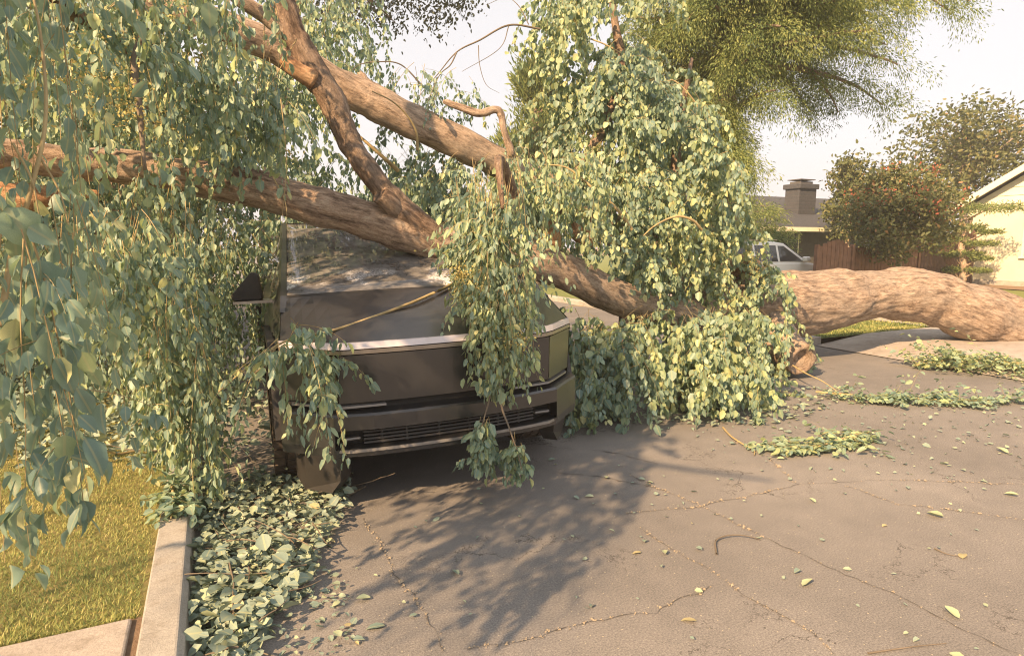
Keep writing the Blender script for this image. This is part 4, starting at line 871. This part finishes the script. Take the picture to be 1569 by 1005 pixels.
# ------------------------------------------------------------------ grass
def grass(name, label, x0, x1, y0, y1, n, z, h, w, dens=None):
    x = rng.uniform(x0, x1, n); y = y0 + (y1 - y0) * rng.random(n) ** 1.5
    zz = z + .006 * (np.sin(x * 3.1 + y * 1.3) + np.sin(x * 1.1 - y * 2.7 + 1) + .6 * np.sin(x * 6.3 + y * 5.1))
    a = rng.uniform(0, 6.28, n); d = np.stack([np.cos(a), np.sin(a), rng.uniform(.5, 2.2, n)], 1)
    nr = np.stack([-np.cos(a), -np.sin(a), rng.uniform(.2, 1, n)], 1); L = h * rng.uniform(.5, 1.4, n)
    pt = .5 + .5 * np.sin(x * 2.2 + 1.7 * np.sin(y * 1.9)) * np.sin(y * 2.6 + 1.2 * np.sin(x * 3.3))
    c = np.clip(.05 + .62 * pt + rng.normal(0, .24, n), 0, 1)
    v, f, at = leaves(np.stack([x, y, zz], 1), d, nr, L, np.full(n, w), T_ND, c)
    return tag(mesh(name, v, f, M['grass'], None, False, at), label, 'grass', None, 'stuff')
grass('grass', 'short sun-yellowed grass of the verge behind the near kerb', -3.4, KX - .19, 2.80, 7.0, 120000, .103, .028, .0032)
grass('grass', 'bright green lawn on the far side of the street', 8.7, 14, 6.78, 12, 30000, .118, .05, .010)
# ------------------------------------------------------------------ trees behind
def crown_points(c, rad, nclump, per, sp, seed):
    g_ = np.random.default_rng(seed); u_ = unit(g_.normal(size=(nclump, 3))) * (g_.random((nclump, 1)) ** .45) * np.array(rad) + np.array(c)
    return np.repeat(u_, per, 0) + g_.normal(0, 1, (nclump * per, 3)) * sp, u_
def broad_tree(name, label, cat, base, c, rad, nclump, per, sp, leaf, mat, seed, bark='barkd', trunk_r=.15, flowers=0, group=None, ratio=.55, hang=.0):
    base = np.array(base, float); e = empty(name, base); tag(e, label, cat, group)
    pts, cl = crown_points(np.array(c) - base, rad, nclump, per, sp, seed); n = len(pts)
    mid = (np.array(c) - base) * np.array([.7, .7, 1]); h = max(.3, mid[2] - rad[2] * .6)
    limb('trunk', [(0, 0, -.1, trunk_r * 1.2), (mid[0] * .2, mid[1] * .2, h * .5, trunk_r), (mid[0] * .6, mid[1] * .6, h, trunk_r * .85), (mid[0], mid[1], mid[2], trunk_r * .4)], M[bark], e, 14, 5)
    tw = []
    for q in cl[::max(1, len(cl) // 26)]:
        a = np.array([mid[0] * .6, mid[1] * .6, h]); t = np.linspace(0, 1, 7)[:, None]; tw.append(a + (q - a) * t + np.array([0, 0, .25]) * np.sin(t * np.pi) * rad[2] * .4)
    v, f = tubes(np.array(tw), np.linspace(trunk_r * .4, .01, 7)[None].repeat(len(tw), 0), 5); mesh('branches', v, f, M[bark], e, True, {'bk': v * np.array([1, 1, .3])})
    d = rng.normal(size=(n, 3)) + np.array([0, 0, -hang]); L = leaf * rng.uniform(.6, 1.4, n)
    v, f, at = leaves(pts, d, rng.normal(size=(n, 3)) + np.array([0, 0, .6]), L, L * ratio, T_LO, np.clip(rng.beta(2, 2, n), 0, 1))
    mesh('crown', v, f, M[mat], e, True, at)
    if flowers:
        top_ = cl[cl[:, 2] > (np.array(c) - base)[2] - rad[2] * .3]; q = top_[rng.integers(0, len(top_), flowers)] * np.array([1.05, 1.05, 1.04]); q = np.repeat(q, 14, 0) + rng.normal(0, .10, (flowers * 14, 3)); m_ = len(q)
        v, f, at = leaves(q, rng.normal(size=(m_, 3)), rng.normal(size=(m_, 3)), np.full(m_, .075), np.full(m_, .06), T_LO, rng.random(m_))
        tag(mesh('blossom', v, f, M['flower'], e, True, at), kind='stuff')
    return e
def feathery(name, label, cat, base, h, boughs, mat, seed, leaf=(.11, .022), trunk_r=.3, droop=1.3, per=34, nspray=16, up=False):
    """A conifer: trunk, boughs (z0, azimuth, length, rise) carrying drooping feathery sprays."""
    g_ = np.random.default_rng(seed); base = np.array(base, float); e = empty(name, base); tag(e, label, cat)
    limb('trunk', [(0, 0, -.1, trunk_r * 1.15), (.05, .05, h * .35, trunk_r * .85), (-.05, .1, h * .7, trunk_r * .5), (0, 0, h, .03)], M['barkd'], e, 16, 8, .05, .05)
    P_, D_, N_, C_ = [], [], [], []; bb = []
    for z0, az, ln, rise in boughs:
        dv = np.array([math.cos(az), math.sin(az), rise]); st = strands(np.array([[0, 0, z0]]), dv[None], np.array([ln]), 12, .22, .10)[0]; bb.append(st)
        for _ in range(nspray):
            t_ = g_.uniform(.18, 1.0); i = min(11, int(t_ * 12)); q = st[i] + (st[i + 1] - st[i]) * (t_ * 12 - i if i < 12 else 0)
            a = az + g_.normal(0, .9); sd = np.array([math.cos(a), math.sin(a), g_.uniform(-.3, .5) if not up else g_.uniform(.8, 2)])
            sp = strands((q + g_.normal(0, .10, 3))[None], sd[None], np.array([g_.uniform(.45, 1.0)]), 9, droop if not up else -.3, .15)[0]; shade = g_.normal(.05, .22)
            k = g_.integers(1, 10, per); tt = unit(np.gradient(sp, axis=0))[k]; wd_ = g_.normal(size=(per, 3)) * .10
            P_.append(sp[k] + wd_ * np.array([1, 1, .6])); D_.append(unit(tt + wd_ * 5 + np.array([0, 0, -.35 if not up else .4]))); N_.append(g_.normal(size=(per, 3)) + np.array([0, 0, .5])); C_.append(np.clip(g_.beta(2, 2, per) + shade, 0, 1))
    v, f = tubes(np.array(bb), (np.linspace(.30, .04, 13)[None] * trunk_r).repeat(len(bb), 0), 6); mesh('branches', v, f, M['barkd'], e, True, {'bk': v * np.array([1, 1, .3])})
    p, d, n, c = (np.concatenate(a) for a in (P_, D_, N_, C_)); m_ = len(p); L = leaf[0] * g_.uniform(.6, 1.5, m_)
    v, f, at = leaves(p, d, n, L, L * leaf[1] / leaf[0], T_ND, c); mesh('crown', v, f, M[mat], e, False, at)
    return e
g3 = np.random.default_rng(3)
right = math.atan2(_r[1], _r[0])             # azimuth that points to the right of the photo
bo = []
for i in range(95):
    z0 = g3.uniform(3.7, 7.0); az = g3.uniform(-math.pi, math.pi)
    ln = (2.5 + 1.6 * max(0, math.cos(az - right)) * min(1, max(0, (z0 - 3.5) / 2.5))) * (1 - .03 * abs(z0 - 5)) * g3.uniform(.7, 1.05)
    bo.append((z0, az, ln * .92, g3.uniform(-.1, .6)))
for z0, da, ln in ((3.3, .3, 1.6), (5.6, .0, 3.2), (5.9, .2, 3.5), (6.2, -.2, 3.8), (4.8, .1, 2.3), (6.6, .1, 4.2), (6.9, -.2, 4.5)): bo.append((z0, right + da, ln, .10 if z0 < 5 else .36))
bo = [b for b in bo if not (math.cos(b[1] - right) > .1 and b[0] < 4.9)]
for i in range(12): bo.append((g3.uniform(2.8, 4.0), right - g3.uniform(1.75, 3.0), g3.uniform(1.2, 2.0), g3.uniform(.0, .3)))
feathery('conifer_tree', 'tall feathery evergreen with drooping sprays rising behind the leaf mass', 'tree', (9.5, 9.9, .1), 8.2, bo, 'needle', 11, (.055, .015), .32, 2.3, 150, 25)
feathery('conifer_tree', 'low rounded feathery evergreen beside the chimney, above the white car', 'tree', (16.0, 16.6, .1), 2.8, [(g3.uniform(.8, 2.4), g3.uniform(-3.14, 3.14), g3.uniform(1.2, 2.2), g3.uniform(.1, .5)) for _ in range(46)], 'needle', 12, (.11, .022), .14, 1.3, 60, 20)
feathery('cypress_tree', 'pale green plumed cypress seen past the broken branch', 'tree', (10.4, 19.8, .1), 7.2, [(z, g3.uniform(-3.14, 3.14), max(.3, (7.6 - z) * .36) * g3.uniform(.6, 1.1), g3.uniform(.5, 1.2)) for z in g3.uniform(1.5, 6.9, 90)], 'needle', 13, (.20, .05), .2, 1.0, 30, 12, True)
broad_tree('flowering_shrub', 'rounded shrub with small red flowers standing before the dark fence', 'shrub', (18.4, 11.9, .1), (18.4, 11.9, 2.5), (1.75, 1.5, 1.3), 210, 70, .17, .11, 'redshrub', 21, 'barkg', .07, 75)
broad_tree('garden_tree', 'airy green tree rising behind the cream house', 'tree', (30.5, 17.0, .1), (30.5, 17.0, 5.6), (3.6, 3.2, 2.2), 130, 60, .34, .17, 'shrub', 22, 'barkg', .16)
broad_tree('garden_tree', 'small conical tree behind the red-flowered shrub', 'tree', (23.6, 17.5, .1), (23.6, 17.5, 3.4), (1.0, 1.0, 1.9), 90, 60, .2, .15, 'shrub', 23, 'barkg', .1)
tall = P(560, -150, 13.0); broad_tree('grey_tree', 'grey-leaved tree overhanging the street, dark against the pale sky', 'tree', tuple(P(400, 330, 13.0)[:2]) + (.0,), tall, (3.0, 2.4, 2.5), 380, 75, .22, .085, 'greyleaf', 24, 'barkg', .2, hang=1.0)
for i, (x, y, zc, rx, rz, lb) in enumerate(((-4.5, 9.5, 2.8, 2.4, 2.6, 'dense dark tree behind the near lawn, farthest from the truck'), (-2.2, 13.0, 3.4, 2.4, 3.2, 'dense dark tree behind the truck, next along the verge'), (-.8, 17.5, 3.8, 2.6, 3.6, 'tall dark tree far down the verge behind the truck'), (-7.5, 7.2, 3.0, 2.6, 2.8, 'dark leafy tree glimpsed past the near hanging leaves'))):
    broad_tree('yard_tree', lb, 'tree', (x, y, .05), (x, y, zc), (rx, rx, rz), 230, 60, .26, .13, 'shrub', 40 + i, 'barkd', .14, group='trees behind the near lawn')
tr_ = G(205, 600, .1); e = empty('street_tree', (tr_[0], tr_[1], .05)); tag(e, 'rough brown tree trunk standing on the verge behind hanging leaves', 'tree')
limb('trunk', [(0, 0, -.05, .22), (.02, 0, .5, .17), (-.03, .02, 1.3, .15), (.05, .05, 2.2, .14), (.1, .1, 3.2, .11)], M['bark'], e, 22, 8, .05, .05)
# ------------------------------------------------------------------ cream house
M['cream'] = plain('cream_stucco', (0.64, 0.60, 0.45), 0.9, 0, 0.05, 2, 0.25)
M['creamtrim'] = plain('cream_paint', (0.74, 0.70, 0.55), 0.7, 0, 0.04, 3)
M['roofing'] = plain('grey_shingle', (0.05, 0.053, 0.06), 0.9, 0, 0.3, 10, 0.4)
M['darkwall'] = plain('dark_grey_wall', (0.085, 0.082, 0.08), 0.85, 0, 0.2, 4, 0.2)
M['chim'] = plain('grey_chimney_brick', (0.05, 0.053, 0.06), 0.9, 0, 0.25, 12, 0.3)
M['brownwood'] = plain('brown_fence_board', (0.20, 0.105, 0.070), 0.8, 0, 0.3, 5, 0.3)
M['darkwood'] = plain('weathered_fence_board', (0.105, 0.062, 0.045), 0.85, 0, 0.4, 5, 0.3)
M['pane'] = plain('window_pane', (0.05, 0.055, 0.06), 0.05, 0, 0.1, 2, 0, 0.8)
M['white'] = plain('white_car_paint', (0.84, 0.84, 0.83), 0.25, 0, 0.02, 3, 0, 0.5, 0.6)
hs_ = empty('cream_house', (24.4, 8.2, .1)); tag(hs_, 'cream stucco house with a clapboard gable at the edge of view', 'house')
hy, sl_ = 5.25, .60; ez = 2.75
MB().prism([(0, -hy, 0), (0, hy, 0), (0, hy, ez), (0, 0, ez + hy * sl_), (0, -hy, ez)], [(9, -hy, 0), (9, hy, 0), (9, hy, ez), (9, 0, ez + hy * sl_), (9, -hy, ez)]).build('wall', M['cream'], hs_)
nb = 11
for i in range(nb):
    z0 = ez + .05 + i * .275; z1 = z0 + .275; w0 = (ez + hy * sl_ - z0) / sl_; w1 = max(.02, (ez + hy * sl_ - z1) / sl_)
    if w0 < .1: break
    MB().prism([(-.030, -w0, z0), (-.030, w0, z0), (-.006, w1, z1), (-.006, -w1, z1)], [(-.003, -w0, z0), (-.003, w0, z0), (-.003, w1, z1), (-.003, -w1, z1)]).build('siding_board', M['creamtrim'], hs_)
for sg in (-1, 1):
    o_ = .45
    A_ = [(-.40, 0, ez + hy * sl_ + .20), (-.40, sg * (hy + o_), ez - o_ * sl_ + .20), (-.40, sg * (hy + o_), ez - o_ * sl_ + .08), (-.40, 0, ez + hy * sl_ + .08)]
    B_ = [(9.4, y, z) for _, y, z in A_]
    ro = MB().prism(A_ if sg < 0 else A_[::-1], B_ if sg < 0 else B_[::-1]).build('roof', M['roofing'], hs_)
    A_ = [(-.46, y, z + (.012 if i < 2 else -.10)) for i, (_, y, z) in enumerate(A_)]
    MB().prism(A_ if sg < 0 else A_[::-1], [(-.405, y, z) for _, y, z in (A_ if sg < 0 else A_[::-1])]).build('fascia', M['creamtrim'], hs_)
for y in (2.72, -2.6):
    wn = MB(); wn.box(-.06, -.004, y - .75, y - .67, 1.05, 2.25); wn.box(-.06, -.004, y + .67, y + .75, 1.05, 2.25); wn.box(-.06, -.004, y - .67, y + .67, 2.17, 2.25); wn.box(-.08, -.004, y - .80, y + .80, .98, 1.05); wn.box(-.05, -.004, y - .03, y + .03, 1.05, 2.17)
    wo_ = wn.build('window', M['creamtrim'], hs_)
    MB().box(-.02, -.008, y - .67, y - .03, 1.05, 2.17).build('pane', M['pane'], wo_); MB().box(-.02, -.008, y + .03, y + .67, 1.05, 2.17).build('pane', M['pane'], wo_)
MB().box(-.02, -.003, -hy, hy, 0, .22).build('plinth', M['concrete'], hs_)
# ------------------------------------------------------------------ dark house with chimney
dh = empty('dark_house', (25.6, 24.0, .1)); tag(dh, 'low dark grey house with a shingled roof behind the white car', 'house')
MB().box(-5, 5, -4.5, 4.5, 0, 2.25).build('wall', M['darkwall'], dh)
for sg in (-1, 1):
    A_ = [(-5.5, 0, 3.85), (-5.5, sg * 5.2, 2.12), (-5.5, sg * 5.2, 2.0), (-5.5, 0, 3.72)]; B_ = [(5.5, y, z) for _, y, z in A_]
    MB().prism(A_ if sg < 0 else A_[::-1], B_ if sg < 0 else B_[::-1]).build('roof', M['roofing'], dh)
    MB().box(-5.52, 5.52, *sorted((sg * 5.205, sg * 5.26)), 1.96, 2.14).build('gutter', M['creamtrim'], dh)
ch = MB().box(-1.05, .05, -3.2, -2.4, 2.2, 3.95).build('chimney', M['chim'], dh)
MB().box(-1.14, .14, -3.29, -2.31, 3.95, 4.18).build('crown', M['chim'], ch, .03); MB().box(-.9, -.1, -3.1, -2.5, 4.18, 4.30).build('flue', M['darkwall'], ch)
MB().box(-.98, -.02, -3.18, -2.42, 4.36, 4.40).build('cap', M['darkwall'], ch); MB().box(-.55, -.45, -2.85, -2.75, 4.30, 4.36).build('cap_post', M['darkwall'], ch)
for zc in np.arange(2.35, 3.9, .16): MB().box(-1.055, .055, -3.205, -2.395, zc, zc + .012).build('mortar_joint', M['darkwall'], ch)
for x in (-3.2, 2.6):
    wn = MB().box(x - .7, x + .7, -4.56, -4.502, .9, 2.0).build('window', M['creamtrim'], dh); MB().box(x - .62, x + .62, -4.57, -4.561, .98, 1.92).build('pane', M['pane'], wn)
# ------------------------------------------------------------------ fences
def fence(label, name, cat, x0, x1, y, h, bw, mat, post=True, arch=False):
    e = empty(name, ((x0 + x1) / 2, y, .1)); tag(e, label, cat); w = x1 - x0; n = max(2, int(w / bw))
    for i in range(n):
        a = -w / 2 + i * w / n; hh = h + rng.uniform(-.03, .03) + (.22 * math.sin(math.pi * (i + .5) / n) if arch else 0)
        MB().box(a + .006, a + w / n - .006, -.012, .012, .03, hh).build('board', mat, e)
    for z in (.35, h - .25): MB().box(-w / 2, w / 2, .014, .06, z, z + .09).build('rail', mat, e)
    for x in (-w / 2 - .05, w / 2 + .05): MB().box(x - .05, x + .05, -.05, .05, 0, h + .10).build('post', mat, e)
    return e
fence('reddish brown board gate with an arched top beside the white car', 'gate', 'gate', 15.15, 16.5, 12.1, 1.35, .15, M['brownwood'], True, True)
fence('brown board fence running behind the red-flowered shrub', 'fence', 'fence', 16.7, 20.6, 12.75, 1.35, .15, M['brownwood'])
fence('dark weathered board fence meeting the cream house', 'fence', 'fence', 20.8, 24.2, 13.1, 1.85, .14, M['darkwood'])
# ------------------------------------------------------------------ white parked car
car = empty('parked_car', (14.5, 13.6, .12)); car.scale = (.94, .94, .93); tag(car, 'white sport utility car parked in the drive behind the fallen trunk', 'car')
bd_ = [(-2.3, .35), (-2.3, .95), (-2.15, 1.02), (.95, 1.0), (1.75, .92), (2.25, .80), (2.32, .35)]
MB().prism([(x, -.92, z) for x, z in bd_], [(x, .92, z) for x, z in bd_]).build('body', M['white'], car, .06)
gh = [(-2.22, 1.0), (-1.95, 1.48), (-1.6, 1.60), (-.2, 1.63), (.25, 1.57), (1.15, 1.0)]
MB().prism([(x, -.90 + (z - 1) * .28, z) for x, z in gh], [(x, .90 - (z - 1) * .28, z) for x, z in gh]).build('cabin', M['white'], car, .04)
for sg in (-1, 1):
    yy = lambda z: sg * (.905 - (z - 1) * .28)
    for q in ([(-.05, 1.03), (-.05, 1.50), (.20, 1.49), (.92, 1.03)], [(-1.0, 1.03), (-1.0, 1.52), (-.13, 1.51), (-.13, 1.03)], [(-1.85, 1.10), (-1.65, 1.50), (-1.08, 1.52), (-1.08, 1.03), (-1.8, 1.03)]):
        MB().add([(x, yy(z), z) for x, z in (q if sg > 0 else q[::-1])], [tuple(range(len(q)))]).build('side_window', M['pane'], car)
    MB().prism([(-1.7, sg * .70, 1.64), (.0, sg * .70, 1.665), (.0, sg * .66, 1.665), (-1.7, sg * .66, 1.64)], [(-1.7, sg * .70, 1.67), (.0, sg * .70, 1.69), (.0, sg * .66, 1.69), (-1.7, sg * .66, 1.67)]).build('roof_rail', M['trim'], car)
    MB().box(.82, 1.0, *sorted((sg * .93, sg * 1.12)), 1.02, 1.17).build('mirror', M['white'], car, .04)
    MB().box(2.10, 2.30, *sorted((sg * .5, sg * .86)), .66, .80).build('headlight', M['lens'], car, .02)
    for wx in (-1.4, 1.42):
        th = np.linspace(0, 2 * np.pi, 25)[:-1]; w_ = empty('wheel', (wx, sg * .80, .34)); w_.parent = car
        ring = lambda r_, y: [(r_ * math.cos(a), y, r_ * math.sin(a)) for a in th]
        MB().prism(ring(.34, -.12), ring(.34, .13)).build('tyre', M['rubber'], w_, .02); MB().prism(ring(.23, -.125 if sg < 0 else .10), ring(.23, -.10 if sg < 0 else .135)).build('rim', M['trim'], w_)
MB().add([(.28, -.72, 1.565), (.28, .72, 1.565), (1.14, .84, 1.02), (1.14, -.84, 1.02)], [(0, 3, 2, 1)]).build('windscreen', M['pane'], car).location = (.01, 0, .012)
# ------------------------------------------------------------------ cloud-pruned juniper by the cream wall
jb = np.array([22.7, 12.55, .15]); e = empty('cloud_pruned_juniper', jb); tag(e, 'cloud-pruned juniper with flat leafy pads against the cream wall', 'tree')
limb('trunk', [(0, 0, -.1, .14), (.05, -.05, .6, .11), (-.05, .05, 1.2, .10), (.05, 0, 1.8, .085), (.1, -.1, 2.3, .06)], M['barkg'], e, 14, 6)
pads = [(-.1, -.75, 2.55, .95, .20), (.0, -.1, 1.95, .55, .12), (.0, -.75, 1.80, .40, .10), (.0, .30, 1.55, .45, .12), (0, -.55, 1.42, .5, .10), (0, -.1, 1.10, .55, .10), (0, -.55, .95, .35, .08), (0, .35, 1.05, .35, .12), (0, .3, .55, .4, .12), (0, -.5, .55, .4, .09)]
br = []
for x, y, z, r_, t_ in pads:
    n = int(1300 * r_); a = rng.uniform(0, 6.28, n); q = np.sqrt(rng.random(n)) * r_; p = np.stack([x + np.cos(a) * q * .6, y + np.sin(a) * q, z + rng.normal(0, t_ * .4, n) - .15 * (q / r_) ** 2 * t_], 1)
    v, f, at = leaves(p, rng.normal(size=(n, 3)) + np.array([0, 0, .5]), rng.normal(size=(n, 3)), np.full(n, .10), np.full(n, .03), T_ND, rng.random(n)); mesh('foliage', v, f, M['needle'], e, False, at)
    t = np.linspace(0, 1, 5)[:, None]; br.append(np.array([0, 0, max(.2, z - .35)]) * (1 - t) + np.array([x, y, z]) * t)
v, f = tubes(np.array(br), np.linspace(.04, .012, 5)[None].repeat(len(br), 0), 5); mesh('branches', v, f, M['barkg'], e, True, {'bk': v})

# ------------------------------------------------------------------ thin wildfire smoke in the air
hz_, t_, b_ = newmat('smoke_haze'); t_.nodes.remove(b_)
pv = nd(t_, 'ShaderNodeVolumePrincipled'); pv.inputs['Density'].default_value = 0.0022; pv.inputs['Color'].default_value = (0.93, 0.92, 0.92, 1); pv.inputs['Anisotropy'].default_value = 0.2
t_.links.new(pv.outputs[0], t_.nodes['Material Output'].inputs['Volume'])
tag(MB().box(-151, 151, -151, 151, -1.03, 13.0).build('haze', hz_), 'thin pale smoke hanging in the air over the whole street', 'smoke', None, 'stuff')
scene.cycles.volume_bounces = 1
